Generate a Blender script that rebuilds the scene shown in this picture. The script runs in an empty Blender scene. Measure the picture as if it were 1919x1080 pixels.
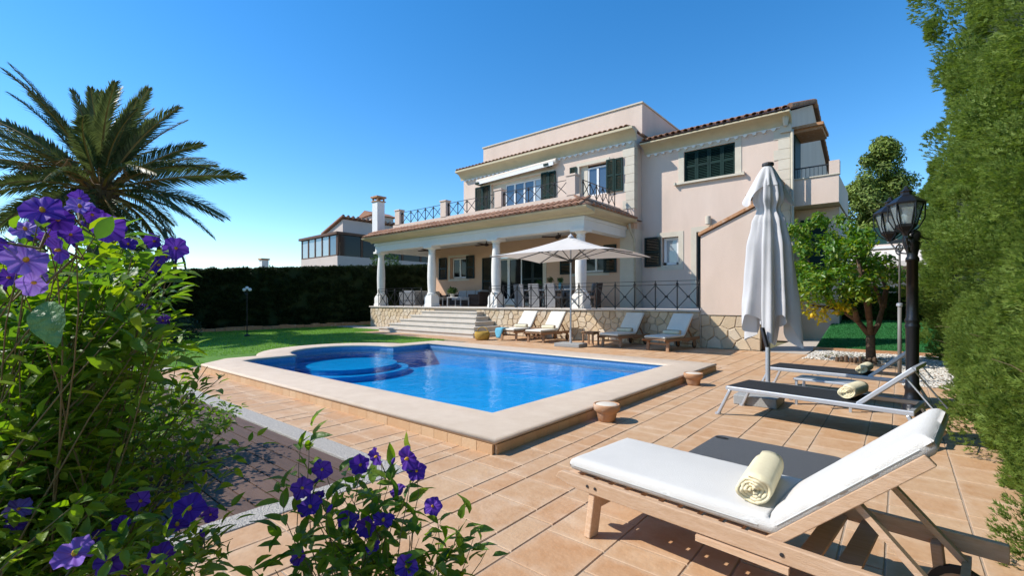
import bpy, math, random
import numpy as np
from mathutils import Vector, Matrix, Euler
R = math.radians
random.seed(7); rng = np.random.default_rng(7)
sc = bpy.context.scene
COL = sc.collection

# ------------------------------------------------------------------ camera, sky, sun, exposure
YAW = 39.86
cam = bpy.data.cameras.new('camera'); camo = bpy.data.objects.new('camera', cam); COL.objects.link(camo)
camo.location = (0, 0, 1.4); camo.rotation_euler = (R(90), 0, R(YAW))
cam.sensor_width = 36; cam.lens = 870 / 1919 * 36; cam.shift_y = 24 / 1919
cam.clip_start = 0.05; cam.clip_end = 3000
sc.camera = camo
SUN_EL = 43.0
SUN_DIR = Vector((-0.7676 * math.cos(R(SUN_EL)), -0.641 * math.cos(R(SUN_EL)), math.sin(R(SUN_EL))))
w = bpy.data.worlds.new('World'); sc.world = w; w.use_nodes = True
nt = w.node_tree; bg = nt.nodes['Background']
sky = nt.nodes.new('ShaderNodeTexSky'); sky.sky_type = 'NISHITA'; sky.sun_disc = False
sky.sun_elevation = R(SUN_EL); sky.sun_rotation = math.atan2(SUN_DIR.x, SUN_DIR.y)
sky.altitude = 0; sky.air_density = 1.0; sky.dust_density = 0.05; sky.ozone_density = 2.6
hs = nt.nodes.new('ShaderNodeHueSaturation'); hs.inputs['Saturation'].default_value = 1.35
hs.inputs['Value'].default_value = 1.34
nt.links.new(sky.outputs[0], hs.inputs['Color']); nt.links.new(hs.outputs[0], bg.inputs[0])
bg.inputs[1].default_value = 0.14
sl = bpy.data.lights.new('sun', 'SUN'); sl.energy = 4.9; sl.angle = R(0.53); sl.color = (1.0, 0.945, 0.87)
so = bpy.data.objects.new('sun', sl); COL.objects.link(so)
so.rotation_euler = (-SUN_DIR).to_track_quat('-Z', 'Y').to_euler(); so.location = (-30, -25, 40)
sc.view_settings.view_transform = 'Standard'; sc.view_settings.look = 'None'
sc.view_settings.exposure = 0.22; sc.view_settings.gamma = 1; sc.view_settings.use_curve_mapping = False
sc.render.engine = 'CYCLES'
cy = sc.cycles
cy.use_denoising = True; cy.max_bounces = 8; cy.transparent_max_bounces = 12; cy.caustics_reflective = False; cy.caustics_refractive = False

# ------------------------------------------------------------------ materials
MATS = {}
def N(t, k, **kw):
    n = t.nodes.new(k)
    for a, b in kw.items(): setattr(n, a, b)
    return n
def pmat(name, col, col2=None, rough=.75, scale=4., bump=0., bscale=60., var=.12, rnd=0., spec=.35, metal=0., trans=0., stain=None, rndcol=None, aniso=None, edge=None):
    """principled material: world-space noise between two tones, optional per-piece tone, fine bump, translucency, stains"""
    m = bpy.data.materials.new(name); m.use_nodes = True; t = m.node_tree; L = t.links
    p = t.nodes['Principled BSDF']; p.inputs['Roughness'].default_value = rough
    p.inputs['Specular IOR Level'].default_value = spec; p.inputs['Metallic'].default_value = metal
    geo = N(t, 'ShaderNodeNewGeometry'); vec = geo.outputs['Position']
    if aniso:
        mp = N(t, 'ShaderNodeMapping'); mp.inputs['Scale'].default_value = aniso; L.new(vec, mp.inputs[0]); vec = mp.outputs[0]
    n1 = N(t, 'ShaderNodeTexNoise'); n1.inputs['Scale'].default_value = scale; n1.inputs['Detail'].default_value = 5; n1.inputs['Roughness'].default_value = .65
    L.new(vec, n1.inputs['Vector'])
    mx = N(t, 'ShaderNodeMix', data_type='RGBA')
    c = Vector(col); c2 = Vector(col2) if col2 else c * (1 - var * 1.6)
    mx.inputs['A'].default_value = (*c, 1); mx.inputs['B'].default_value = (*c2, 1)
    rp = N(t, 'ShaderNodeMapRange'); rp.inputs['From Min'].default_value = .33; rp.inputs['From Max'].default_value = .68
    L.new(n1.outputs[0], rp.inputs[0]); L.new(rp.outputs[0], mx.inputs['Factor'])
    out = mx.outputs['Result']
    if stain:
        ns = N(t, 'ShaderNodeTexNoise'); ns.inputs['Scale'].default_value = stain[1]; ns.inputs['Detail'].default_value = 6
        L.new(vec, ns.inputs['Vector'])
        r2 = N(t, 'ShaderNodeMapRange'); r2.inputs['From Min'].default_value = stain[2]; r2.inputs['From Max'].default_value = stain[2] + .16; r2.inputs['To Max'].default_value = stain[3]
        L.new(ns.outputs[0], r2.inputs[0])
        m2 = N(t, 'ShaderNodeMix', data_type='RGBA'); L.new(r2.outputs[0], m2.inputs['Factor']); L.new(out, m2.inputs['A']); m2.inputs['B'].default_value = (*stain[0], 1)
        out = m2.outputs['Result']
    if rnd:
        oi = N(t, 'ShaderNodeObjectInfo')
        ad = N(t, 'ShaderNodeMath', operation='ADD'); L.new(oi.outputs['Random'], ad.inputs[0]); L.new(geo.outputs['Random Per Island'], ad.inputs[1])
        wn = N(t, 'ShaderNodeTexWhiteNoise', noise_dimensions='1D'); L.new(ad.outputs[0], wn.inputs['W'])
        if rndcol:
            cr = N(t, 'ShaderNodeValToRGB'); e = cr.color_ramp.elements
            while len(e) < len(rndcol): e.new(.5)
            for i, cc in enumerate(rndcol): e[i].position = i / (len(rndcol) - 1); e[i].color = (*cc, 1)
            L.new(wn.outputs[0], cr.inputs[0])
            m3 = N(t, 'ShaderNodeMix', data_type='RGBA'); m3.inputs['Factor'].default_value = rnd
            L.new(out, m3.inputs['A']); L.new(cr.outputs[0], m3.inputs['B']); out = m3.outputs['Result']
        else:
            hv = N(t, 'ShaderNodeHueSaturation')
            r3 = N(t, 'ShaderNodeMapRange'); r3.inputs['To Min'].default_value = 1 - rnd; r3.inputs['To Max'].default_value = 1 + rnd
            L.new(wn.outputs[0], r3.inputs[0]); L.new(r3.outputs[0], hv.inputs['Value']); L.new(out, hv.inputs['Color']); out = hv.outputs[0]
    if edge:   # paler worn rim of each single tile
        tc = N(t, 'ShaderNodeTexCoord'); sx = N(t, 'ShaderNodeSeparateXYZ'); L.new(tc.outputs['Generated'], sx.inputs[0]); es = []
        for k in (0, 1):
            a = N(t, 'ShaderNodeMath', operation='SUBTRACT'); L.new(sx.outputs[k], a.inputs[0]); a.inputs[1].default_value = .5
            q = N(t, 'ShaderNodeMath', operation='ABSOLUTE'); L.new(a.outputs[0], q.inputs[0]); es.append(q)
        mxx = N(t, 'ShaderNodeMath', operation='MAXIMUM'); L.new(es[0].outputs[0], mxx.inputs[0]); L.new(es[1].outputs[0], mxx.inputs[1])
        ne = N(t, 'ShaderNodeTexNoise'); ne.inputs['Scale'].default_value = 9; ne.inputs['Detail'].default_value = 4; L.new(vec, ne.inputs['Vector'])
        ad2 = N(t, 'ShaderNodeMath', operation='MULTIPLY_ADD'); L.new(ne.outputs[0], ad2.inputs[0]); ad2.inputs[1].default_value = .34; L.new(mxx.outputs[0], ad2.inputs[2])
        re_ = N(t, 'ShaderNodeMapRange'); re_.inputs['From Min'].default_value = .53; re_.inputs['From Max'].default_value = .70; re_.inputs['To Max'].default_value = .42; L.new(ad2.outputs[0], re_.inputs[0])
        me = N(t, 'ShaderNodeMix', data_type='RGBA'); L.new(re_.outputs[0], me.inputs['Factor']); L.new(out, me.inputs['A']); me.inputs['B'].default_value = (*edge, 1); out = me.outputs['Result']
    L.new(out, p.inputs['Base Color'])
    if bump:
        nb = N(t, 'ShaderNodeTexNoise'); nb.inputs['Scale'].default_value = bscale; nb.inputs['Detail'].default_value = 4; L.new(vec, nb.inputs['Vector'])
        b = N(t, 'ShaderNodeBump'); b.inputs['Strength'].default_value = min(1, bump); b.inputs['Distance'].default_value = .02
        L.new(nb.outputs[0], b.inputs['Height']); L.new(b.outputs[0], p.inputs['Normal'])
    if trans:
        tr = N(t, 'ShaderNodeBsdfTranslucent'); ms = N(t, 'ShaderNodeMixShader'); ms.inputs[0].default_value = trans
        g = N(t, 'ShaderNodeHueSaturation'); g.inputs['Saturation'].default_value = 1.1; g.inputs['Value'].default_value = 1.35
        L.new(out, g.inputs['Color']); L.new(g.outputs[0], tr.inputs['Color'])
        L.new(p.outputs[0], ms.inputs[1]); L.new(tr.outputs[0], ms.inputs[2]); L.new(ms.outputs[0], t.nodes['Material Output'].inputs[0])
    MATS[name] = m
    return m
M = MATS
pmat('pink_stucco', (.70, .555, .455), (.64, .50, .405), rough=.9, scale=1.3, bump=.3, bscale=70, stain=((.56, .45, .365), 1.1, .56, .45), aniso=(1, 1, .3))
pmat('peach_stucco', (.66, .43, .29), (.61, .39, .26), rough=.9, scale=.9, bump=.25, bscale=90)
pmat('cream_stone', (.63, .57, .46), (.56, .5, .4), rough=.85, scale=2.2, bump=.2, bscale=70)
pmat('cornice_cream', (.6, .51, .34), (.53, .45, .3), rough=.85, scale=1.5, bump=.15, bscale=60, stain=((.4, .33, .22), 2., .6, .4))
pmat('white_paint', (.78, .77, .74), (.72, .71, .68), rough=.7, scale=1.2, bump=.1, bscale=80)
pmat('white_frame', (.75, .75, .74), rough=.4, var=.03)
pmat('column_stone', (.8, .78, .73), (.74, .71, .66), rough=.8, scale=3, bump=.15, bscale=70)
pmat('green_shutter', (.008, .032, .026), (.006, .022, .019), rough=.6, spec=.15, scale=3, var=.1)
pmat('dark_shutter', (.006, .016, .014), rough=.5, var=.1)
pmat('iron_black', (.012, .012, .014), rough=.45, var=.1, bump=.1)
pmat('lamp_black', (.010, .010, .012), rough=.32, var=.1, bump=.12, bscale=40, spec=.5)
pmat('roof_tile', (.42, .22, .13), (.33, .17, .11), rough=.9, scale=7, bump=.4, bscale=50, rnd=.45, rndcol=[(.2, .1, .065), (.4, .21, .13), (.5, .3, .19), (.34, .2, .13)], stain=((.14, .1, .07), 9, .56, .6))
pmat('roof_base', (.2, .11, .075), rough=.95, bump=.3)
pmat('terrace_floor', (.62, .56, .5), (.55, .5, .44), rough=.6, scale=2, bump=.08)
pmat('step_stone', (.6, .54, .46), (.52, .47, .4), rough=.75, scale=3, bump=.15, bscale=50)
pmat('wall_stone', (.62, .5, .35), (.52, .4, .26), rough=.9, scale=7, bump=.55, bscale=26, rnd=.55, rndcol=[(.68, .58, .44), (.6, .45, .27), (.7, .62, .5), (.5, .37, .24), (.64, .5, .3)])
pmat('mortar', (.56, .47, .36), (.46, .38, .28), rough=.95, scale=8, bump=.5, bscale=50)
pmat('terracotta_tile', (.53, .345, .20), (.43, .235, .11), rough=.72, scale=6.5, bump=.22, bscale=28, rnd=.38, spec=.3,
     rndcol=[(.54, .33, .185), (.60, .39, .235), (.53, .28, .135), (.57, .36, .205), (.62, .44, .275), (.49, .29, .16)], stain=((.70, .55, .40), 2.6, .53, .6))
pmat('terracotta_tile_near', (.53, .345, .20), (.41, .215, .095), rough=.72, scale=6.5, bump=.22, bscale=28, rnd=.38, spec=.3, edge=(.60, .45, .31),
     rndcol=[(.54, .33, .185), (.60, .39, .235), (.53, .28, .135), (.57, .36, .205), (.62, .44, .275), (.49, .29, .16)], stain=((.70, .55, .40), 2.6, .56, .5))
pmat('tile_grout', (.42, .33, .245), (.33, .26, .19), rough=.95, scale=9, bump=.4, bscale=90)
pmat('coping', (.66, .53, .40), (.6, .47, .345), rough=.85, scale=5, bump=.4, bscale=140, stain=((.55, .43, .32), 1.5, .55, .5))
pmat('pool_wall_tile', (.58, .37, .2), (.52, .31, .16), rough=.75, scale=10, bump=.2, rnd=.5, rndcol=[(.6, .4, .22), (.52, .3, .15), (.64, .46, .28)])
pmat('deck_wood', (.135, .08, .056), (.095, .058, .042), rough=.7, scale=3, bump=.25, bscale=30, rnd=.18, aniso=(1, 14, 14))
pmat('deck_gap', (.01, .009, .008), rough=.95)
pmat('pebble_conc', (.5, .46, .4), (.36, .33, .29), rough=.9, scale=45, bump=.9, bscale=80)
pmat('lawn', (.14, .29, .035), (.09, .21, .026), rough=.9, scale=2.2, bump=.8, bscale=200)
pmat('lawn_turf', (.035, .19, .045), (.024, .14, .034), rough=.9, scale=2.2, bump=.8, bscale=200)
pmat('grass_blade', (.24, .43, .045), (.17, .33, .035), rough=.7, rnd=.35, trans=.25)
pmat('turf_blade', (.035, .2, .05), (.025, .15, .038), rough=.7, rnd=.3, trans=.2)
pmat('soil', (.09, .06, .04), (.06, .04, .03), rough=.95, scale=9, bump=.9, bscale=40)
pmat('earth', (.2, .16, .1), (.1, .12, .05), rough=.95, scale=.3, bump=.6, bscale=4)
pmat('concrete_path', (.52, .45, .38), (.46, .4, .33), rough=.85, scale=1.4, bump=.25, bscale=60)
pmat('gravel_white', (.68, .64, .56), (.5, .46, .4), rough=.9, scale=30, bump=.8, bscale=60, rnd=.28)
pmat('wood_pale', (.64, .44, .29), (.54, .34, .2), rough=.65, scale=7, bump=.2, bscale=30, aniso=(1.2, 10, 10), rnd=.15, stain=((.46, .32, .2), 5, .6, .5))
pmat('teak', (.33, .19, .105), (.25, .14, .075), rough=.65, scale=7, bump=.2, bscale=30, aniso=(8, 1.2, 8), rnd=.15)
pmat('cushion_white', (.64, .615, .565), (.60, .575, .53), rough=.95, scale=2.5, bump=.35, bscale=260)
pmat('cushion_cream', (.72, .69, .6), (.66, .63, .55), rough=.95, scale=3, bump=.2, bscale=160)
pmat('piping', (.60, .60, .56), rough=.9)
pmat('towel_yellow', (.84, .74, .49), (.78, .67, .42), rough=1, scale=30, bump=.35, bscale=240)
pmat('towel_pale', (.74, .66, .48), (.66, .58, .42), rough=1, scale=30, bump=.3, bscale=240)
pmat('towel_blue', (.16, .46, .6), (.12, .38, .52), rough=1, scale=30, bump=.6, bscale=200)
pmat('towel_gold', (.5, .33, .07), (.4, .24, .05), rough=1, scale=20, bump=.6, bscale=200)
pmat('alu', (.50, .52, .55), (.44, .46, .49), rough=.38, metal=.45, spec=.5)
pmat('sling_black', (.022, .024, .028), (.016, .018, .02), rough=.75, scale=40, bump=.5, bscale=500)
pmat('mat_grey', (.125, .13, .137), (.10, .105, .11), rough=.85, scale=30, bump=.6, bscale=420, aniso=(1, 6, 1))
pmat('canvas', (.66, .645, .64), (.61, .595, .59), rough=.95, scale=1.6, bump=.18, bscale=220, trans=.14)
pmat('canvas_warm', (.68, .64, .58), (.64, .6, .54), rough=.95, scale=1.6, bump=.15, bscale=220, trans=.16)
pmat('base_granite', (.38, .38, .36), (.27, .27, .26), rough=.75, scale=60, bump=.3, bscale=100)
pmat('pot_clay', (.5, .27, .14), (.42, .21, .1), rough=.85, scale=9, bump=.2, stain=((.6, .5, .4), 6, .55, .5))
pmat('pot_wax', (.7, .62, .5), (.62, .54, .43), rough=.6, scale=12)
pmat('wicker', (.055, .035, .028), (.035, .022, .018), rough=.7, scale=40, bump=.8, bscale=220)
pmat('wicker_grey', (.27, .265, .27), (.2, .2, .205), rough=.8, scale=30, bump=.8, bscale=200)
pmat('cushion_grey', (.4, .4, .4), (.35, .35, .35), rough=.95, scale=5, bump=.2)
pmat('cushion_beige', (.55, .48, .4), (.48, .42, .35), rough=.95, scale=5, bump=.2)
pmat('dark_metal', (.03, .03, .032), rough=.45)
pmat('table_top', (.55, .55, .55), rough=.3, var=.05)
pmat('vase_blue', (.02, .04, .18), rough=.2, spec=.6)
pmat('vase_teal', (.15, .4, .42), rough=.15, spec=.6)
pmat('awning_cloth', (.68, .6, .52), (.62, .55, .47), rough=.9)
pmat('bark_palm', (.16, .1, .055), (.09, .055, .03), rough=.95, scale=9, bump=1, bscale=25)
pmat('frond_stalk', (.3, .2, .06), (.26, .14, .04), rough=.7)
pmat('palm_leaf', (.10, .125, .042), (.07, .09, .03), rough=.45, scale=3, rnd=.4, spec=.45, trans=.3)
pmat('palm_dry', (.3, .14, .045), (.24, .11, .03), rough=.8, rnd=.3)
pmat('bark', (.15, .095, .06), (.09, .06, .04), rough=.95, scale=12, bump=.9, bscale=40)
pmat('twig', (.2, .15, .075), (.12, .1, .045), rough=.8, scale=12, bump=.3)
pmat('shrub_leaf', (.14, .25, .028), (.085, .18, .024), rough=.42, scale=9, rnd=.65, spec=.45, trans=.55, bump=.2, bscale=90,
     rndcol=[(.05, .13, .024), (.12, .23, .028), (.23, .34, .03), (.08, .18, .026), (.36, .44, .04)])
pmat('leaf_big', (.16, .27, .075), (.09, .18, .045), rough=.45, scale=30, rnd=.2, spec=.45, trans=.2, bump=.5, bscale=70)
pmat('lemon_leaf', (.11, .24, .025), (.07, .17, .02), rough=.38, scale=5, rnd=.6, spec=.5, trans=.45,
     rndcol=[(.045, .14, .018), (.10, .22, .025), (.21, .33, .025), (.4, .4, .03)])
pmat('lemon_yellow', (.62, .47, .02), (.45, .42, .02), rough=.45, rnd=.3, trans=.35)
pmat('lemon_fruit', (.7, .45, .02), rough=.4)
pmat('cypress_leaf', (.20, .29, .055), (.11, .18, .035), rough=.6, scale=1.6, rnd=.5, trans=.42, rndcol=[(.09, .16, .035), (.19, .26, .05), (.26, .35, .055), (.18, .28, .06), (.33, .38, .07)])
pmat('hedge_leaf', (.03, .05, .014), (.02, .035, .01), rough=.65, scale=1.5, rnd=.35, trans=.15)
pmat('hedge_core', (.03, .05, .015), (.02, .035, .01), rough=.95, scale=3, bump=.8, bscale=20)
pmat('low_hedge', (.075, .14, .025), (.05, .1, .018), rough=.6, scale=2, rnd=.4, trans=.2)
pmat('pine_leaf', (.20, .26, .045), (.13, .18, .035), rough=.65, scale=.6, rnd=.45, trans=.2)
pmat('bush_leaf', (.15, .145, .05), (.11, .12, .04), rough=.7, scale=.6, rnd=.45, trans=.15)
pmat('brown_frame', (.13, .06, .03), rough=.55)
pmat('green_mesh', (.012, .055, .05), rough=.85, bump=.3, bscale=90)
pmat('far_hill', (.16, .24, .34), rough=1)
pmat('pool_blue', (.006, .40, .76), (.004, .33, .70), rough=.35, scale=9, rnd=.0, spec=.4, stain=((.05, .46, .80), 17, .56, .55))  # mosaic tone; the paler blotches also paint light ripples on the floor
pmat('pool_band', (.2, .36, .5), (.06, .16, .38), rough=.3, scale=38, spec=.5)
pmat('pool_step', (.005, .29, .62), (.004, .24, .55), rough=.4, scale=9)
pmat('pipe_grey', (.2, .19, .17), rough=.45)
pmat('neighbour_paint', (.64, .54, .47), (.6, .5, .43), rough=.9, scale=.8, bump=.15)
pmat('hose', (.35, .3, .2), rough=.6)
pmat('stamen', (.75, .4, .03), rough=.6)
pmat('lamp_white', (.8, .8, .78), rough=.25)
pmat('downpipe', (.5, .45, .34), rough=.5)

def glass_mat(name, tint, rough=.03, mixf=.35, dark=(.02, .025, .03)):
    m = bpy.data.materials.new(name); m.use_nodes = True; t = m.node_tree; L = t.links
    p = t.nodes['Principled BSDF']; p.inputs['Base Color'].default_value = (*dark, 1); p.inputs['Roughness'].default_value = rough
    p.inputs['Specular IOR Level'].default_value = .9; p.inputs['Coat Weight'].default_value = .5; p.inputs['Coat Roughness'].default_value = .02
    if mixf:
        tr = N(t, 'ShaderNodeBsdfTransparent'); tr.inputs[0].default_value = (*tint, 1)
        ms = N(t, 'ShaderNodeMixShader'); ms.inputs[0].default_value = mixf
        L.new(p.outputs[0], ms.inputs[1]); L.new(tr.outputs[0], ms.inputs[2]); L.new(ms.outputs[0], t.nodes['Material Output'].inputs[0])
    MATS[name] = m
glass_mat('window_glass', (.8, .9, 1), mixf=0, dark=(.05, .075, .12))
glass_mat('dark_glass', (.8, .9, 1), rough=.06, mixf=0, dark=(.008, .009, .011)); MATS['dark_glass'].node_tree.nodes['Principled BSDF'].inputs['Specular IOR Level'].default_value = .25; MATS['dark_glass'].node_tree.nodes['Principled BSDF'].inputs['Coat Weight'].default_value = 0
glass_mat('curtain_glass', (.8, .9, 1), mixf=0, dark=(.3, .34, .36))
glass_mat('lantern_glass', (.85, .95, .95), rough=.12, mixf=.5, dark=(.35, .4, .4))
def water_mat():
    m = bpy.data.materials.new('pool_water'); m.use_nodes = True; t = m.node_tree; L = t.links
    for n in list(t.nodes):
        if n.type == 'BSDF_PRINCIPLED': t.nodes.remove(n)
    geo = N(t, 'ShaderNodeNewGeometry')
    n1 = N(t, 'ShaderNodeTexNoise'); n1.inputs['Scale'].default_value = 3.2; n1.inputs['Detail'].default_value = 3; n1.inputs['Distortion'].default_value = .6
    n2 = N(t, 'ShaderNodeTexNoise'); n2.inputs['Scale'].default_value = 14; n2.inputs['Detail'].default_value = 2
    L.new(geo.outputs['Position'], n1.inputs['Vector']); L.new(geo.outputs['Position'], n2.inputs['Vector'])
    ad = N(t, 'ShaderNodeMath', operation='MULTIPLY_ADD'); L.new(n2.outputs[0], ad.inputs[0]); ad.inputs[1].default_value = .22; L.new(n1.outputs[0], ad.inputs[2])
    b = N(t, 'ShaderNodeBump'); b.inputs['Strength'].default_value = .24; b.inputs['Distance'].default_value = .05; L.new(ad.outputs[0], b.inputs['Height'])
    gl = N(t, 'ShaderNodeBsdfGlossy'); gl.inputs['Roughness'].default_value = .02; L.new(b.outputs[0], gl.inputs['Normal'])
    tr = N(t, 'ShaderNodeBsdfTransparent'); tr.inputs[0].default_value = (.66, .93, .99, 1)
    fr = N(t, 'ShaderNodeFresnel'); fr.inputs[0].default_value = 1.16; L.new(b.outputs[0], fr.inputs['Normal'])
    ms = N(t, 'ShaderNodeMixShader'); L.new(fr.outputs[0], ms.inputs[0]); L.new(tr.outputs[0], ms.inputs[1]); L.new(gl.outputs[0], ms.inputs[2])
    L.new(ms.outputs[0], t.nodes['Material Output'].inputs[0]); MATS['pool_water'] = m
water_mat()
def flower_mat(name, a, b_, stripe):
    m = bpy.data.materials.new(name); m.use_nodes = True; t = m.node_tree; L = t.links; p = t.nodes['Principled BSDF']
    p.inputs['Roughness'].default_value = .6; p.inputs['Specular IOR Level'].default_value = .2
    tc = N(t, 'ShaderNodeTexCoord'); sp = N(t, 'ShaderNodeSeparateXYZ'); L.new(tc.outputs['Object'], sp.inputs[0])
    at = N(t, 'ShaderNodeMath', operation='ARCTAN2'); L.new(sp.outputs[1], at.inputs[0]); L.new(sp.outputs[0], at.inputs[1])
    m5 = N(t, 'ShaderNodeMath', operation='MULTIPLY'); L.new(at.outputs[0], m5.inputs[0]); m5.inputs[1].default_value = 5
    cs = N(t, 'ShaderNodeMath', operation='COSINE'); L.new(m5.outputs[0], cs.inputs[0])
    mr = N(t, 'ShaderNodeMapRange'); mr.inputs['From Min'].default_value = .82; mr.inputs['From Max'].default_value = 1; L.new(cs.outputs[0], mr.inputs[0])
    oi = N(t, 'ShaderNodeObjectInfo'); mx = N(t, 'ShaderNodeMix', data_type='RGBA'); L.new(oi.outputs['Random'], mx.inputs['Factor'])
    mx.inputs['A'].default_value = (*a, 1); mx.inputs['B'].default_value = (*b_, 1)
    m2 = N(t, 'ShaderNodeMix', data_type='RGBA'); L.new(mr.outputs[0], m2.inputs['Factor']); L.new(mx.outputs['Result'], m2.inputs['A']); m2.inputs['B'].default_value = (*stripe, 1)
    L.new(m2.outputs['Result'], p.inputs['Base Color'])
    tr = N(t, 'ShaderNodeBsdfTranslucent'); L.new(m2.outputs['Result'], tr.inputs['Color']); ms = N(t, 'ShaderNodeMixShader'); ms.inputs[0].default_value = .35
    L.new(p.outputs[0], ms.inputs[1]); L.new(tr.outputs[0], ms.inputs[2]); L.new(ms.outputs[0], t.nodes['Material Output'].inputs[0]); MATS[name] = m
flower_mat('petal', (.085, .024, .30), (.17, .065, .48), (.07, .016, .25))
flower_mat('petal_pale', (.36, .22, .70), (.28, .14, .60), (.22, .10, .50))

# ------------------------------------------------------------------ mesh helpers
ORG = {}
def org(p): return ORG.get(p.name, Vector((0, 0, 0))) if p else Vector((0, 0, 0))
class MB:
    def __init__(s): s.v = []; s.f = []
    def add(s, vs, fs):
        o = len(s.v); s.v += [tuple(v) for v in vs]; s.f += [tuple(i + o for i in f) for f in fs]; return s
    def box(s, x0, x1, y0, y1, z0, z1):
        return s.add([(x0, y0, z0), (x1, y0, z0), (x1, y1, z0), (x0, y1, z0), (x0, y0, z1), (x1, y0, z1), (x1, y1, z1), (x0, y1, z1)],
                     [(0, 3, 2, 1), (4, 5, 6, 7), (0, 1, 5, 4), (1, 2, 6, 5), (2, 3, 7, 6), (3, 0, 4, 7)])
    def obox(s, c, sx, sy, sz, rot=None):
        m = rot if rot is not None else Matrix.Identity(3); c = Vector(c)
        return s.add([c + m @ Vector((a * sx / 2, b * sy / 2, d * sz / 2)) for d in (-1, 1) for b in (-1, 1) for a in (-1, 1)],
                     [(0, 2, 3, 1), (4, 5, 7, 6), (0, 1, 5, 4), (1, 3, 7, 5), (3, 2, 6, 7), (2, 0, 4, 6)])
    def bar(s, a, b, wd, hg, up=(0, 0, 1)):
        a = Vector(a); b = Vector(b); x = (b - a); l = x.length
        if l < 1e-6: return s
        x.normalize(); up = Vector(up)
        if abs(x.dot(up)) > .98: up = Vector((0, 1, 0))
        y = up.cross(x).normalized(); z = x.cross(y)
        return s.obox((a + b) / 2, l, wd, hg, Matrix((x, y, z)).transposed())
    def tube(s, pts, r, n=8, cap=True):
        pts = [Vector(p) for p in pts]; rs = r if isinstance(r, (list, tuple)) else [r] * len(pts); vs = []; fs = []; pn = None
        for i, p in enumerate(pts):
            d = (pts[min(i + 1, len(pts) - 1)] - pts[max(i - 1, 0)]).normalized()
            if pn is None:
                u = Vector((0, 0, 1)) if abs(d.z) < .9 else Vector((1, 0, 0)); pn = d.cross(u).normalized()
            pn = (pn - d * pn.dot(d)).normalized(); bn = d.cross(pn)
            for k in range(n):
                a = 2 * math.pi * k / n; vs.append(p + (pn * math.cos(a) + bn * math.sin(a)) * rs[i])
        for i in range(len(pts) - 1):
            for k in range(n):
                a = i * n + k; b = i * n + (k + 1) % n; fs.append((a, b, b + n, a + n))
        if cap: fs.append(tuple(range(n - 1, -1, -1))); fs.append(tuple(range((len(pts) - 1) * n, len(pts) * n)))
        return s.add(vs, fs)
    def lathe(s, prof, c=(0, 0, 0), n=20, ph=0., sq=False):
        vs = []; fs = []; k = math.sqrt(2) if sq else 1
        if sq: n = 4; ph = math.pi / 4
        for r, z in prof:
            for i in range(n):
                a = 2 * math.pi * i / n + ph; vs.append((c[0] + r * k * math.cos(a), c[1] + r * k * math.sin(a), c[2] + z))
        for j in range(len(prof) - 1):
            for i in range(n):
                a = j * n + i; b = j * n + (i + 1) % n; fs.append((a, b, b + n, a + n))
        fs.append(tuple(range(n - 1, -1, -1))); fs.append(tuple(range((len(prof) - 1) * n, len(prof) * n)))
        return s.add(vs, fs)
    def prism(s, poly, z0, z1, axis='z'):
        n = len(poly)
        def P(a, b, c): return (a, b, c) if axis == 'z' else ((c, a, b) if axis == 'x' else (a, c, b))
        vs = [P(a, b, z0) for a, b in poly] + [P(a, b, z1) for a, b in poly]
        fs = [tuple(range(n - 1, -1, -1)), tuple(range(n, 2 * n))] + [(i, (i + 1) % n, (i + 1) % n + n, i + n) for i in range(n)]
        return s.add(vs, fs)
    def wall(s, x0, x1, z0, z1, y0, y1, holes=(), axis='y'):
        xs = sorted({x0, x1, *[h[0] for h in holes], *[h[1] for h in holes]}); zs = sorted({z0, z1, *[h[2] for h in holes], *[h[3] for h in holes]})
        def P(x, y, z): return (x, y, z) if axis == 'y' else (y, x, z)
        def solid(i, j):
            if i < 0 or j < 0 or i >= len(xs) - 1 or j >= len(zs) - 1: return False
            cx = (xs[i] + xs[i + 1]) / 2; cz = (zs[j] + zs[j + 1]) / 2
            return not any(h[0] < cx < h[1] and h[2] < cz < h[3] for h in holes)
        for i in range(len(xs) - 1):
            for j in range(len(zs) - 1):
                if not solid(i, j): continue
                a, b, c, d = xs[i], xs[i + 1], zs[j], zs[j + 1]
                s.add([P(a, y0, c), P(b, y0, c), P(b, y0, d), P(a, y0, d)], [(0, 1, 2, 3)])
                s.add([P(a, y1, c), P(b, y1, c), P(b, y1, d), P(a, y1, d)], [(3, 2, 1, 0)])
                if not solid(i - 1, j): s.add([P(a, y0, c), P(a, y0, d), P(a, y1, d), P(a, y1, c)], [(0, 1, 2, 3)])
                if not solid(i + 1, j): s.add([P(b, y0, c), P(b, y1, c), P(b, y1, d), P(b, y0, d)], [(0, 1, 2, 3)])
                if not solid(i, j - 1): s.add([P(a, y0, c), P(a, y1, c), P(b, y1, c), P(b, y0, c)], [(0, 1, 2, 3)])
                if not solid(i, j + 1): s.add([P(a, y0, d), P(b, y0, d), P(b, y1, d), P(a, y1, d)], [(0, 1, 2, 3)])
        return s
    def mesh(s, name, mat):
        m = bpy.data.meshes.new(name); m.from_pydata(s.v, [], s.f); m.materials.append(M[mat]); m.update(); return m
    def build(s, name, mat, parent=None, local=False, smooth=False, bevel=0., kind=None, label=None, seg=2, fix=True):
        o = org(parent)
        if not local: s.v = [(x - o.x, y - o.y, z - o.z) for x, y, z in s.v]
        m = s.mesh(name, mat)
        if fix:
            import bmesh
            bm = bmesh.new(); bm.from_mesh(m); bmesh.ops.recalc_face_normals(bm, faces=bm.faces); bm.to_mesh(m); bm.free()
        return link(name, m, parent, smooth, bevel, kind, label, seg)
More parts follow.
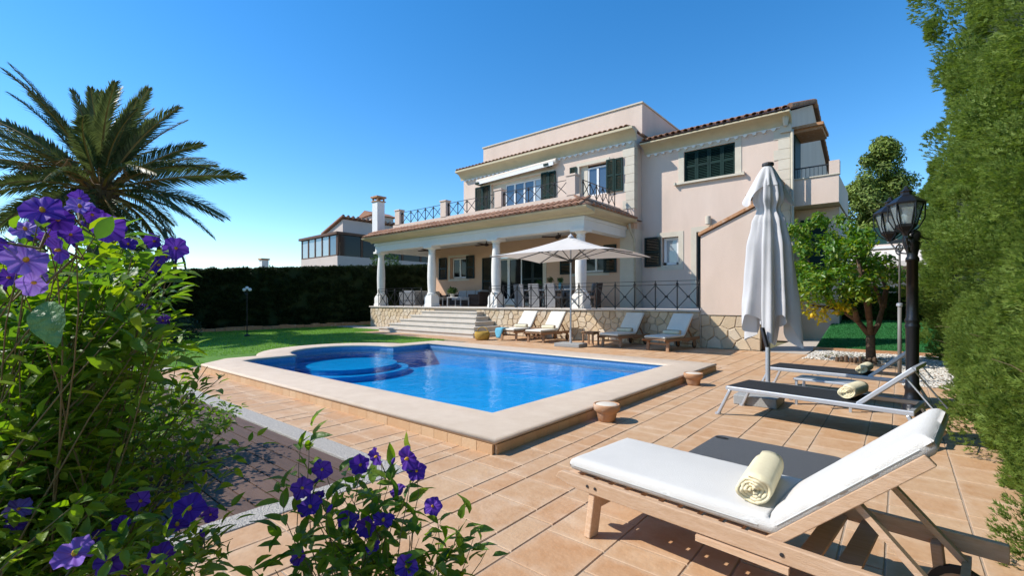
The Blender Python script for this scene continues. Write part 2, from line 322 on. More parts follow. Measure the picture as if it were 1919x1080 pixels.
def link(name, m, parent=None, smooth=False, bevel=0., kind=None, label=None, seg=2):
    ob = bpy.data.objects.new(name, m); COL.objects.link(ob)
    if parent: ob.parent = parent
    ORG[ob.name] = org(parent)
    if smooth: m.shade_smooth()
    if bevel:
        md = ob.modifiers.new('edge', 'BEVEL'); md.width = bevel; md.segments = seg; md.limit_method = 'ANGLE'; md.angle_limit = R(40)
    if kind: ob['kind'] = kind
    if label: ob['label'] = label
    return ob
def E(name, loc, label, cat, group=None, rz=0.):
    o = bpy.data.objects.new(name, None); COL.objects.link(o); o.location = loc; o.rotation_euler = (0, 0, rz); o.empty_display_size = .2
    ORG[o.name] = Vector(loc); return tag(o, label, cat, group)
def tag(o, label, cat, group=None, kind=None):
    if label: o['label'] = label
    if cat: o['category'] = cat
    if group: o['group'] = group
    if kind: o['kind'] = kind
    return o
def inst(name, mesh, parent, mat4):
    o = bpy.data.objects.new(name, mesh); COL.objects.link(o); o.parent = parent
    o.matrix_basis = Matrix.Translation(-org(parent)) @ mat4; ORG[o.name] = org(parent); return o
def dup(root, loc, rz=0., label=None, parent=None):
    r = root.copy(); COL.objects.link(r)
    if parent: r.parent = parent
    else: r.location = loc; r.rotation_euler = (0, 0, rz)
    if label: r['label'] = label
    for ch in list(root.children): dup(ch, None, parent=r)
    return r
def MX(x, y, z, t): # matrix from axes
    x, y, z = Vector(x), Vector(y), Vector(z)
    m = Matrix((x, y, z)).transposed().to_4x4(); m.translation = Vector(t); return m
# numpy scatter: one mesh out of N copies of a template (triangles)
def frames(nrm, spin=None):
    nrm = nrm / np.maximum(np.linalg.norm(nrm, axis=1, keepdims=True), 1e-9)
    a = np.where(np.abs(nrm[:, 2:3]) < .9, np.array([[0, 0, 1.]]), np.array([[1., 0, 0]]))
    x = np.cross(a, nrm); x /= np.linalg.norm(x, axis=1, keepdims=True); y = np.cross(nrm, x)
    if spin is not None:
        c, s_ = np.cos(spin)[:, None], np.sin(spin)[:, None]; x, y = x * c + y * s_, y * c - x * s_
    return np.stack([x, y, nrm], axis=2)
def scatter(name, mat, tv, tf, pos, rot, scale, parent=None, kind=None, smooth=False):
    tv = np.asarray(tv, float); tf = np.asarray(tf, int); pos = np.asarray(pos, float); n = len(pos); k = len(tv)
    sc_ = np.asarray(scale, float)
    if sc_.ndim == 1: sc_ = sc_[:, None]
    v = np.einsum('nij,nkj->nki', rot, tv[None] * sc_[:, None, :]) + pos[:, None, :]
    v = v.reshape(-1, 3) - np.array(org(parent))
    f = (tf[None] + (np.arange(n) * k)[:, None, None]).reshape(-1, tf.shape[1])
    return rawmesh(name, mat, v, f, parent, kind, smooth)
def rawmesh(name, mat, v, f, parent=None, kind=None, smooth=False):
    m = bpy.data.meshes.new(name); m.vertices.add(len(v)); m.vertices.foreach_set('co', v.astype(np.float32).ravel())
    m.loops.add(f.size); m.loops.foreach_set('vertex_index', f.astype(np.int32).ravel())
    m.polygons.add(len(f)); m.polygons.foreach_set('loop_start', (np.arange(len(f)) * f.shape[1]).astype(np.int32))
    m.materials.append(M[mat]); m.update(calc_edges=True); m.validate()
    return link(name, m, parent, smooth, kind=kind)
def unit(n): 
    v = rng.normal(size=(n, 3)); return v / np.linalg.norm(v, axis=1, keepdims=True)
def struct(o): o['kind'] = 'structure'; return o
def cs(r, d, z): # metres right of, ahead of and above the spot the photographer stands on
    return Vector((.7676 * r - .641 * d, .641 * r + .7676 * d, z))

# ------------------------------------------------------------------ ground, lawn, patio, paths
g_ = MB()
def ring_ground():
    # one sheet to the horizon with a hole where the pool is sunk
    S = 1500.; x0, x1, y0, y1 = -11.0, -3.2, 3.5, 9.35; bx = -12.7
    z = -.06
    g_.add([(-S, -S, z), (S, -S, z), (S, y0, z), (-S, y0, z)], [(0, 1, 2, 3)])
    g_.add([(-S, y1, z), (S, y1, z), (S, S, z), (-S, S, z)], [(0, 1, 2, 3)])
    g_.add([(-S, y0, z), (bx, y0, z), (bx, y1, z), (-S, y1, z)], [(0, 1, 2, 3)])
    g_.add([(x1, y0, z), (S, y0, z), (S, y1, z), (x1, y1, z)], [(0, 1, 2, 3)])
    g_.add([(bx, y0, z), (x0, y0, z), (x0, 4.9, z), (bx, 4.9, z)], [(0, 1, 2, 3)])
    g_.add([(bx, 7.9, z), (x0, 7.9, z), (x0, y1, z), (bx, y1, z)], [(0, 1, 2, 3)])
ring_ground()
struct(g_.build('ground', 'earth', fix=False))
patio = MB(); pz = -.006
for a in ((-2.9, .72, -3., 14.3), (-11.3, -2.9, 9.6, 14.3), (-18.6, -11.3, 11.2, 14.3), (-3.3, -2.9, -3., 3.3), (-11.5, -3.3, 2.42, 3.3), (-3.3, .3, -4, -3)):
    patio.box(a[0], a[1], a[2], a[3], -.058, pz)
patio = struct(patio.build('patio', 'tile_grout', fix=False))
# terracotta tiles laid in running bond; the nearest 300 are pieces of their own
def tile_mb(sx, sy, rnd=0):
    b = MB(); j = .005; hx, hy = sx / 2 - j, sy / 2 - j; e = .0035
    lo = [(-hx, -hy, -.02), (hx, -hy, -.02), (hx, hy, -.02), (-hx, hy, -.02)]
    mi = [(x, y, -.003 + random.uniform(-.0012, .0012)) for x, y, _ in lo]; hi = [((abs(x) - e) * (1 if x > 0 else -1), (abs(y) - e) * (1 if y > 0 else -1), random.uniform(-.001, .001)) for x, y, _ in lo]
    vs = lo + mi + hi; f = [(8, 9, 10, 11)]
    for k in (0, 4):
        for i in range(4): f.append((i + k, (i + 1) % 4 + k, (i + 1) % 4 + 4 + k, i + 4 + k))
    return b.add(vs, f)
ZONES = ((-2.86, .74, -3., 14.22), (-3.115, -2.86, -3., 3.17), (-11.3, -3.115, 2.415, 3.17), (-11.3, -2.86, 9.67, 14.22), (-18.6, -11.3, 11.3, 14.22))
tiles = []
x = .74; col = 0
while x > -18.6:
    y = -3.4 + random.choice((0, .1, .2, .3)) + random.uniform(-.02, .02); cw = (.4, .4, .2, .4, .2)[col % 5]
    while y < 14.25:
        ln = .4 if random.random() > (.2 if cw > .3 else .3) else (.2 if cw > .3 else .6)
        for z in ZONES:
            xa, xb, ya, yb = max(x - cw, z[0]), min(x, z[1]), max(y, z[2]), min(y + ln, z[3])
            if xb - xa < .04 or yb - ya < .04: continue
            cx, cyy = (xa + xb) / 2, (ya + yb) / 2; d = -.641 * cx + .7676 * cyy; r = .7676 * cx + .641 * cyy
            if d > -.8: tiles.append((d, r, cx, cyy, xb - xa, yb - ya))
        y += ln
    x -= cw; col += 1
def vis(d, r): return d > .9 and abs(r) < d * 1.13 + .3 and 564 + 870 * 1.4 / d < 1150 and not (r < -.25 * d and d < 2.2)
inview = sorted([t for t in tiles if vis(t[0], t[1]) and t[4] > .1 and t[5] > .1]); keep = set(inview[:300]); rest = [t for t in tiles if t not in keep]
tmesh = {}
for i, (d, r, cx, cyy, wd, ln) in enumerate(inview[:300]):
    k = (i % 6, round(wd, 3), round(ln, 3))
    if k not in tmesh: tmesh[k] = tile_mb(wd, ln).mesh('tile', 'terracotta_tile_near')
    inst('tile', tmesh[k], patio, Matrix.Translation((cx, cyy, random.uniform(-.0015, .0015))) @ Matrix.Rotation(random.uniform(-.004, .004), 4, 'Z'))
rb = MB()
for d, r, cx, cyy, wd, ln in rest:
    t = tile_mb(wd, ln); z = random.uniform(-.0015, .0015); rb.add([(a + cx, b + cyy, c + z) for a, b, c in t.v], t.f)
rb.build('tiles_beyond', 'terracotta_tile', patio, kind='stuff', fix=False)
# pebble strips framing the sunken deck, deck planks
st = MB(); st.box(-11.2, -3.12, 2.20, 2.41, -.055, .004); st.box(-3.33, -3.12, -3., 2.197, -.055, .004)
struct(st.build('pebble_strip', 'pebble_conc', bevel=.008))
dk = MB(); dk.box(-11.2, -3.33, -3., 2.2, -.09, -.05); deck = struct(dk.build('deck', 'deck_gap'))
pm = MB().box(-1.94, 1.94, -.067, .067, -.025, 0).mesh('plank', 'deck_wood')
yy = 2.12; r_ = 0
while yy > -2.9:
    for sgn in (0, 1): inst('plank', pm, deck, Matrix.Translation((-5.28 - sgn * 3.89, yy, -.012 + random.uniform(-.001, .001))))
    yy -= .146; r_ += 1
# left lawn, pale kerb slabs
lw = MB()
lw.prism([(-11.32, -6), (-11.32, 3.0), (-12.1, 4.2), (-13.0, 5.3), (-13.1, 7.3), (-12.4, 8.6), (-11.9, 9.9), (-12.6, 11.3), (-18.6, 11.6), (-18.8, 13.0), (-21.3, 13.4), (-21.6, 24), (-23.9, 24), (-24.3, -6)], -.05, .0)
struct(lw.build('lawn', 'lawn'))
sl_ = MB(); sl_.box(-23.2, -18.65, 13.1, 14.2, -.03, .03); sl_.box(-12.9, -11.36, 1.2, 2.9, -.03, .012)
struct(sl_.build('paving_slab', 'concrete_path'))
# right side: path beside the house, gravel bed, turf
pt = MB(); pt.box(-2.9, -1.88, 14.32, 46, -.05, .0); pt.box(-4.5, -2.9, 19, 20, -.05, -.001)
struct(pt.build('path', 'concrete_path'))
gb = MB(); gb.box(-1.84, .95, 14.34, 15.6, -.05, -.02); gb.box(-.05, 1.2, 9.9, 14.34, -.05, -.004)
struct(gb.build('gravel_bed', 'gravel_white'))
n = 5200
px = np.where(rng.random(n) < .6, rng.uniform(-1.8, .9, n), rng.uniform(0.02, .95, n)); py = np.where(px < .0, rng.uniform(13.1, 15.55, n), rng.uniform(10.0, 15.5, n))
tp = MB().lathe([(.55, -.3), (1, 0), (.6, .45)], n=6)
tri = [(f[0], f[i], f[i + 1]) for f in tp.f for i in range(1, len(f) - 1)]
P_ = np.stack([px, py, np.full(n, .006)], 1)
gravel = scatter('gravel', 'gravel_white', tp.v, tri, P_, frames(unit(n) * .35 + np.array([0, 0, 1.]), rng.uniform(0, 6, n)), rng.uniform(.012, .035, n)); gravel['kind'] = 'stuff'
gw = MB().box(-1.84, .0, 13.0, 14.34, -.05, -.008); struct(gw.build('gravel_bed', 'gravel_white'))
tl = MB(); tl.prism([(15.62, -.05), (21.2, -.05), (21.2, .76), (20.4, .70), (18.2, .40), (15.62, .06)], -1.84, 1.6, axis='x'); tl = struct(tl.build('lawn', 'lawn_turf'))
ed = MB(); ed.box(-1.88, 1.2, 15.55, 15.62, -.05, .09); struct(ed.build('lawn_edging', 'pot_clay'))
def blades(name, mat, poly_test, bx, n, hgt, z, wid=.006):
    P0 = np.stack([rng.uniform(bx[0], bx[1], n), rng.uniform(bx[2], bx[3], n), np.full(n, 0. if z == 'slope' else z)], 1)
    P0 = P0[[poly_test(a, b) for a, b in P0[:, :2]]]
    if z == 'slope': P0[:, 2] = np.interp(P0[:, 1].astype(float), [15.62, 18.2, 20.4, 21.2], [.06, .40, .70, .76])
    k = len(P0); o = scatter(name, mat, [(-1, 0, 0), (1, 0, 0), (.3, 0.6, 6)], [(0, 1, 2)], P0, frames(unit(k) * .5 + np.array([0, 0, 1.]), rng.uniform(0, 6, k)), rng.uniform(.6, 1.2, k) * wid)
    o['kind'] = 'stuff'
blades('grass', 'grass_blade', lambda a, b: (a < -13.1 or (a < -11.6 and b < 3.6) or b > 9.3 and a < -12.3) and not (a > -18.7 and b > 11.3) and not (a > -23.2 and 13.1 < b < 14.2) and not (b < 2.95 and a > -12.95) and not (b > 13.4 and a > -21.6), (-24, -11.35, 2.0, 20), 90000, .03, 0, .007)


blades('grass', 'turf_blade', lambda a, b: True, (-1.8, 1.3, 15.65, 21), 30000, .03, 'slope', .007)

# ------------------------------------------------------------------ swimming pool
pool = E('swimming_pool', (-7, 6.4, 0), 'rectangular blue swimming pool with pale stone coping and a rounded step bay', 'swimming pool')
pairs = [((-3.49, 3.84), (-2.83, 3.14)), ((-3.49, 9.0), (-2.83, 9.7)), ((-10.75, 9.0), (-11.2, 9.7)), ((-10.75, 7.75), (-11.2, 8.38))]
for k in range(1, 16):
    a = R(90 + 180 * k / 16); b_ = R(103 + 154 * k / 16)
    pairs.append(((-10.75 + 1.35 * math.cos(a), 6.4 + 1.35 * math.sin(a)), (-10.75 + 2.03 * math.cos(b_), 6.4 + 2.03 * math.sin(b_))))
pairs += [((-10.75, 5.05), (-11.2, 4.42)), ((-10.75, 4.2), (-11.2, 3.75)), ((-10.6, 3.84), (-10.62, 3.14))]
inner = [p[0] for p in pairs]; outer = [p[1] for p in pairs]
def off(poly, d):
    n = len(poly); res = []
    for i in range(n):
        p, a, b = Vector(poly[i]), Vector(poly[i - 1]), Vector(poly[(i + 1) % n])
        e1 = (p - a).normalized(); e2 = (b - p).normalized(); n1 = Vector((e1.y, -e1.x)); n2 = Vector((e2.y, -e2.x)); m = (n1 + n2); m /= max(.3, m.dot(n1))
        res.append(tuple(p + m * d))
    return res
def ringstrip(mb, prof):   # prof: list of (polygon, z) joined in a closed loop
    n = len(prof[0][0]); vs = [(x, y, z) for poly, z in prof for x, y in poly]; k = len(prof); fs = []
    for j in range(k):
        for i in range(n):
            a = j * n + i; b = j * n + (i + 1) % n; c = ((j + 1) % k) * n
            fs.append((a, b, c + (i + 1) % n, c + i))
    return mb.add(vs, fs)
cp = MB(); o1, i1 = outer, inner
ringstrip(cp, [(off(o1, .012), .094), (off(o1, .028), .108), (off(o1, .032), .124), (off(o1, .022), .142), (off(o1, -.002), .15), (off(i1, .03), .15), (off(i1, -.01), .144), (off(i1, -.022), .13), (off(i1, -.02), .105), (off(i1, .02), .094)])
cp.build('coping', 'coping', pool, smooth=True)
wl = MB(); ringstrip(wl, [(off(o1, -.03), -.05), (off(o1, -.03), .094), (off(i1, .05), .094), (off(i1, .05), -.05)]); wl.build('pool_wall', 'tile_grout', pool)
# upright terracotta tiles under the coping
for (ax, ay), (bx, by) in ((outer[-1], outer[0]), (outer[0], outer[1]), (outer[-2], outer[-1]), (outer[1], outer[2])):
    a = Vector((ax, ay, 0)); b = Vector((bx, by, 0)); L_ = (b - a).length; d = (b - a).normalized(); nn = Vector((d.y, -d.x, 0)); cnt = max(1, round(L_ / .2)); wd = L_ / cnt
    tm = MB().box(-wd / 2 + .002, wd / 2 - .002, -.03, -.003, -.01, .092).mesh('wall_tile', 'pool_wall_tile')
    for k in range(cnt):
        inst('wall_tile', tm, pool, MX(d, -nn, (0, 0, 1), a + d * (k + .5) * wd + nn * random.uniform(-.002, .001)))
# basin
DEP = -.45
bs = MB(); nI = len(inner); io = off(inner, .01)
for i in range(nI):
    a, b = io[i], io[(i + 1) % nI]; bs.add([(*a, -.06), (*b, -.06), (*b, DEP), (*a, DEP)], [(0, 1, 2, 3)])
bs.add([(x, y, DEP) for x, y in io], [tuple(range(nI))]); bs.build('basin', 'pool_blue', pool, fix=False)
bd = MB()
ib = off(inner, .004)
for i in range(nI):
    a, b = ib[i], ib[(i + 1) % nI]; bd.add([(*a, .1), (*b, .1), (*b, -.1), (*a, -.1)], [(0, 1, 2, 3)])
bd.build('waterline_mosaic', 'pool_band', pool, fix=False)
for k in range(2):
    rr = 1.33 + k * .33; poly = [(-10.75 + rr * math.cos(R(-92 + a * 184 / 24 + 0)) * .85, 6.4 + rr * .92 * math.sin(R(-92 + a * 184 / 24))) for a in range(25)]
    if k == 0: pass
    poly = [(-12.05, 6.4 + rr * .9)] + [p for p in reversed(poly)] + [(-12.05, 6.4 - rr * .9)]
    s_ = MB(); s_.prism([(x, min(max(y, 5.08 if x < -10.72 else 3.9), 7.72 if x < -10.72 else 8.9)) for x, y in poly], -.46 - .001 * k, -.2 - k * .12)
    s_.build('pool_step', 'pool_blue', pool)
wt = MB(); wt.add([(x, y, .03) for x, y in off(inner, .0)], [tuple(range(nI))]); struct(wt.build('pool_water', 'pool_water', fix=False))
def bowl(loc, label):
    r = E('candle_bowl', loc, label, 'bowl', 'clay bowls beside the pool')
    MB().lathe([(.085, 0), (.1, .01), (.115, .09), (.125, .11), (.15, .13), (.155, .185), (.15, .2), (.135, .2), (.13, .18), (.0, .178)], n=28).build('pot', 'pot_clay', r, local=True, smooth=True)
    MB().lathe([(.12, .17), (.13, .19), (.11, .2), (0.02, .203)], n=28).build('candle_wax', 'pot_wax', r, local=True, smooth=True)
    return r
bw = bowl((-2.62, 4.86, 0), 'clay candle bowl by the pool edge, in front of the near pool corner side')
dup(bw, (-2.63, 7.85, 0), .8, 'clay candle bowl by the pool edge, nearer the far loungers')
# ------------------------------------------------------------------ the villa
T = 1.12
house = E('villa', (-11, 17, 0), 'two storey pink villa with green shutters, columned porch and tiled eaves', 'house')
FY, WY, CXR = 17.8, 18.5, -8.35
def hp(mb, name, mat, **k): return mb.build(name, mat, house, **k)
# terrace body
tb = MB(); tb.box(-21.8, -4.56, 14.29, 18.45, -.05, 1.06); hp(tb, 'terrace_wall', 'mortar')
twall = bpy.data.objects['terrace_wall']
tf = MB(); tf.box(-21.85, -4.57, 14.2, 18.48, 1.062, T); hp(tf, 'terrace_floor', 'terrace_floor', bevel=.012)
# irregular stones
def voronoi(x0, x1, z0, z1, sx, sz):
    pts = []; nx = max(1, round((x1 - x0) / sx)); nz = max(1, round((z1 - z0) / sz)); dx = (x1 - x0) / nx; dz = (z1 - z0) / nz
    for i in range(nx):
        for j in range(nz):
            pts.append((x0 + (i + .5 + (.25 if j % 2 else -.25) + random.uniform(-.33, .33)) * dx, z0 + (j + .5 + random.uniform(-.34, .34)) * dz))
    out = []
    for i, (px, pz_) in enumerate(pts):
        poly = [(x0, z0), (x1, z0), (x1, z1), (x0, z1)]
        for j, (qx, qz) in enumerate(pts):
            if i == j or abs(qx - px) > 3 * dx or abs(qz - pz_) > 3 * dz: continue
            mx_, mz_ = (px + qx) / 2, (pz_ + qz) / 2; nx_, nz_ = qx - px, qz - pz_
            res = []
            for k in range(len(poly)):
                a, b = poly[k], poly[(k + 1) % len(poly)]
                da = (a[0] - mx_) * nx_ + (a[1] - mz_) * nz_; db = (b[0] - mx_) * nx_ + (b[1] - mz_) * nz_
                if da <= 0: res.append(a)
                if da * db < 0: t = da / (da - db); res.append((a[0] + t * (b[0] - a[0]), a[1] + t * (b[1] - a[1])))
            poly = res
            if len(poly) < 3: break
        if len(poly) >= 3: out.append(poly)
    return out
def stones(parent, x0, x1, z0, z1, y, sx, sz, gap=.012):
    for poly in voronoi(x0, x1, z0, z1, sx, sz):
        cx = sum(p[0] for p in poly) / len(poly); cz = sum(p[1] for p in poly) / len(poly); n = len(poly); b = MB(); vs = []
        pr = random.uniform(.02, .04)
        for ins, yy in ((gap, y + .03), (gap, y - pr * .4), (gap + .02, y - pr)):
            for (a, c) in poly:
                d = math.hypot(a - cx, c - cz) or 1; k = max(.3, 1 - ins / d); vs.append((cx + (a - cx) * k, yy + random.uniform(-.004, .004), cz + (c - cz) * k))
        fs = [(i + k * n, (i + 1) % n + k * n, (i + 1) % n + (k + 1) * n, i + (k + 1) * n) for k in (0, 1) for i in range(n)] + [tuple(range(2 * n, 3 * n))]
        b.add(vs, fs); b.build('stone', 'wall_stone', parent)
stones(twall, -21.8, -16.6, .0, 1.055, 14.29, .29, .2); stones(twall, -13.9, -4.6, .0, 1.055, 14.29, .29, .2)
# stairs: five flared steps
for i in range(5):
    z1 = T - .187 * i - (.187 if i else .187); y0 = 14.2 - .36 * (i + 1); e = .32 * (i + 1)
    b = MB(); b.box(-16.75 - e, -13.75 + e * .95, y0 - .02, 14.2 + .06, z1 - .05, z1); b.box(-16.75 - e + .03, -13.75 + e * .95 - .03, y0 + .02, 14.2 + .06, -.03 if i == 4 else z1 - .23, z1 - .05)
    hp(b, 'step', 'step_stone', bevel=.008)
# ground-floor back wall with openings, main walls
H1 = [(-19.4, -18.0, 2.62, 3.8), (-16.15, -12.95, T + .06, 3.62), (-11.35, -9.6, 2.62, 3.42)]
H2 = [(-16.25, -12.95, 5.25, 7.42), (-10.95, -9.6, 6.0, 7.38)]
b = MB(); b.wall(-20.6, CXR, T - .02, 4.6, FY, FY + .3, H1); hp(b, 'porch_wall', 'peach_stucco')
b = MB(); b.wall(-18.3, CXR, 4.62, 8.35, FY, FY + .3, H2); hp(b, 'front_wall', 'pink_stucco')
b = MB(); b.box(CXR - .3, CXR - .002, FY + .302, 26, T, 8.34); b.box(-18.3, -18.0, FY + .302, 26, 4.6, 8.34); b.box(-20.6, -20.3, FY + .302, 22, 0, 4.4); b.box(-18.3, CXR, 26, 26.3, 0, 8.3); hp(b, 'side_wall', 'pink_stucco')
b = MB(); b.box(-18.25, CXR - .05, FY + .05, 26, 8.3, 8.36); hp(b, 'flat_roof', 'roof_base')
# parapet
b = MB(); b.box(-17.25, -8.2, 18.25, 18.5, 8.37, 9.62); b.box(-8.45, -8.2, 18.502, 25.2, 8.37, 9.62); b.box(-17.25, -17.0, 18.502, 25.2, 8.37, 9.62); hp(b, 'parapet', 'pink_stucco')
b = MB(); b.box(-17.3, -8.16, 18.2, 18.55, 9.622, 9.68); b.box(-8.5, -8.16, 18.552, 25.25, 9.622, 9.68); hp(b, 'parapet_cap', 'cream_stone')
# wing
HW = [(-6.56, -4.68, 6.1, 7.3), (-7.46, -6.78, 2.84, 3.98), (-6.08, -5.1, T + .02, 4.08)]
b = MB(); b.wall(CXR, -2.93, 0, 7.98, WY, WY + .3, HW); hp(b, 'front_wall', 'pink_stucco')
b = MB(); b.prism([(WY + .302, 0), (31, 0), (31, 7.75), (24.1, 10.02), (WY + .302, 8.08)], -3.23, -2.932, axis='x'); hp(b, 'gable_wall', 'pink_stucco')
b = MB(); b.box(-8.3, -3.24, 30.7, 31, 0, 7.7); hp(b, 'back_wall', 'pink_stucco')
RS = (10.12 - 7.92) / (24.1 - 17.98)
b = MB(); b.add([(-8.19, 17.98, 7.86), (-2.8, 17.98, 7.86), (-2.8, 24.1, 10.06), (-8.19, 24.1, 10.06), (-2.8, 31.4, 7.72), (-8.19, 31.4, 7.72),
                 (-8.19, 17.98, 7.93), (-2.8, 17.98, 7.93), (-2.8, 24.1, 10.13), (-8.19, 24.1, 10.13), (-2.8, 31.4, 7.79), (-8.19, 31.4, 7.79)],
                [(0, 1, 2, 3), (3, 2, 4, 5), (6, 9, 8, 7), (9, 11, 10, 8), (0, 6, 7, 1), (1, 7, 8, 2), (2, 8, 10, 4), (3, 9, 6, 0), (5, 11, 9, 3), (4, 10, 11, 5)])
wroof = hp(b, 'wing_roof', 'roof_base')
# cove cornices (profile swept along the eave)
def cove(x0, x1, ywall, ylip, z0, z1, name='cornice', ret=0.):
    b = MB(); pr = [(ywall + .0, z0)]
    for k in range(7):
        a = k / 6 * math.pi / 2; pr.append((ywall - (ywall - ylip) * (1 - math.cos(a)) * .9 - .03, z0 + (z1 - z0 - .1) * math.sin(a)))
    pr += [(ylip, z1 - .09), (ylip, z1), (ywall, z1)]
    b.prism(pr, x0, x1, axis='x'); hp(b, name, 'cornice_cream')
cove(-18.5, -8.22, FY - .002, 17.33, 7.98, 8.43); cove(-8.2, -2.85, WY - .002, 17.98, 7.5, 7.9)
b = MB(); b.box(-18.45, -8.3, 17.4, 18.24, 8.365, 8.43); main_roof = hp(b, 'main_eave', 'roof_base')
# small half-round brackets under the cove
for (x0, x1, y, z, n) in ((-18.1, -8.5, FY, 7.95, 34), (-8.0, -3.1, WY, 7.47, 17)):
    b = MB(); b.box(x0 - .1, x1 + .1, y - .03, y - .003, z + .0, z + .03)
    for k in range(n):
        cx = x0 + (x1 - x0) * k / (n - 1); pr = [(cx + .075 * math.cos(R(180 + 180 * a / 8)), z - .0 + .10 * math.sin(R(180 + 180 * a / 8))) for a in range(9)]
        b.prism(pr, y - .09, y - .003, axis='y')
    hp(b, 'dentil_band', 'white_paint')
# roof tiles
def barrel(n_=7):
    b = MB(); vs = []; L_ = .47
    for (t, rr) in ((0, .105), (1, .085)):
        for r2 in (rr, rr - .016):
            for k in range(n_): a = math.pi * k / (n_ - 1); vs.append((r2 * math.cos(a), t * L_, r2 * .85 * math.sin(a)))
    fs = []
    for k in range(n_ - 1):
        fs += [(k, k + 1, k + 1 + 2 * n_, k + 2 * n_), (k + n_, k + 3 * n_, k + 1 + 3 * n_, k + 1 + n_), (k, k + n_, k + 1 + n_, k + 1)]
    return b.add(vs, fs)
bt = barrel().mesh('roof_tile', 'roof_tile'); bt.shade_smooth(); NT = [0]
def tile_rows(parent, p0, p1, up, rows, sp=.235, lift=.02, jit=.012):
    p0, p1, up = Vector(p0), Vector(p1), Vector(up).normalized(); u = (p1 - p0); L_ = u.length; u.normalize(); nn = u.cross(up).normalized()
    if nn.z < 0: nn = -nn
    cnt = int(L_ / sp); uu = up.cross(nn)
    for r2 in range(rows):
        for k in range(cnt):
            t = p0 + u * ((k + .5) * L_ / cnt) + up * (r2 * .4 - .06) + nn * (lift + .012 * 0)
            q = Matrix.Rotation(random.uniform(-.03, .03), 4, 'Z'); m = MX(uu, up, nn, t + Vector((random.uniform(-jit, jit), 0, random.uniform(-.006, .006))))
            inst('roof_tile', bt, parent, m @ q @ Matrix.Rotation(-.05, 4, 'X')); NT[0] += 1
# porch: columns, beam, ceiling, cornice, hipped roof strip
PCOL = [-21.4, -17.25, -13.1, -8.95]; CY = 14.65
cm = MB(); pd = .27
cm.lathe([(pd, 0), (pd, .1), (pd - .02, .12), (pd - .02, .42), (.2, .56)], sq=True)
cm.lathe([(.215, .54), (.235, .58), (.235, .62), (.195, .66), (.185, .72), (.205, 1.1), (.21, 1.45), (.2, 1.9), (.165, 2.4), (.15, 2.6), (.165, 2.62), (.165, 2.65), (.15, 2.67), (.16, 2.72), (.235, 2.8)], n=28)
cm.box(-.29, .29, -.29, .29, 2.8, 2.9)
cmm = cm.mesh('column', 'column_stone')
for x in PCOL:
    o = inst('column', cmm, house, Matrix.Translation((x, CY, T)))
cmm.shade_smooth()
try: cmm.set_sharp_from_angle(angle=R(35))
except Exception: pass
BZ0, BZ1 = 4.02, 4.5
b = MB(); b.box(-21.65, -8.7, CY - .2, CY + .2, BZ0, BZ1); b.box(-21.6, -21.2, CY + .2, FY + 2, BZ0, BZ1); b.box(-9.1, -8.705, CY + .2, FY - .002, BZ0, BZ1)
b.box(-21.69, -8.66, CY - .24, CY - .2, BZ1 - .16, BZ1 - .05); b.box(-8.7, -8.66, CY - .2, FY - .003, BZ1 - .16, BZ1 - .05)
hp(b, 'porch_beam', 'white_paint')
b = MB(); b.box(-21.19, -9.11, CY + .21, FY - .003, 4.38, 4.46); hp(b, 'porch_ceiling', 'white_paint')
EY, EZ, EXR, EXL = 13.78, 4.72, -8.22, -21.95
b = MB()
pr = [(CY - .25, BZ1 - .02), (CY - .32, BZ1 + .06), (EY + .28, BZ1 + .1), (EY + .1, EZ - .1), (EY + .02, EZ - .05), (EY + .02, EZ), (CY - .25, EZ)]
b.prism(pr, EXL, EXR - .01, axis='x')
xr = -8.7; prr = [(xr + .02, BZ1 - .02), (xr + .08, BZ1 + .06), (EXR - .2, BZ1 + .1), (EXR - .06, EZ - .1), (EXR, EZ - .05), (EXR, EZ), (xr + .02, EZ)]
b.prism(prr, CY - .26, FY - .003, axis='y'); hp(b, 'porch_cornice', 'cornice_cream')
TZ = 5.17   # where the roof strip meets the terrace kerb
b = MB(); b.add([(EXL, EY, EZ), (EXR, EY, EZ), (EXR, FY - .003, EZ), (-8.98, FY - .003, TZ), (-8.98, 14.62, TZ), (-20.3, 14.62, TZ), (-20.3, FY, TZ), (EXL, FY + 2, EZ), (-20.3, FY + 2, TZ)],
      [(0, 1, 4, 5), (1, 2, 3, 4), (0, 5, 6, 8, 7)]); b.add([(EXL, EY, EZ - .004), (EXR, EY, EZ - .004), (EXR, 18.4, EZ - .004), (EXL, 19.8, EZ - .004)], [(0, 3, 2, 1)])
proof = hp(b, 'porch_roof', 'roof_base', fix=False)
sl1 = Vector((0, 14.62 - EY, TZ - EZ))
tile_rows(proof, (-21.75, EY, EZ), (-8.4, EY, EZ), sl1, 2, .25)
sl2 = Vector((-8.98 - EXR, 0, TZ - EZ))
tile_rows(proof, (EXR, EY + .25, EZ), (EXR, FY - .05, EZ), sl2, 2, .25)
tile_rows(wroof, (-8.1, 17.98, 7.93), (-2.85, 17.98, 7.93), (0, 6.12, 2.2), 1, .235)
tile_rows(main_roof, (-18.45, 17.38, 8.43), (-8.35, 17.38, 8.43), (0, 1, .28), 1, .235)
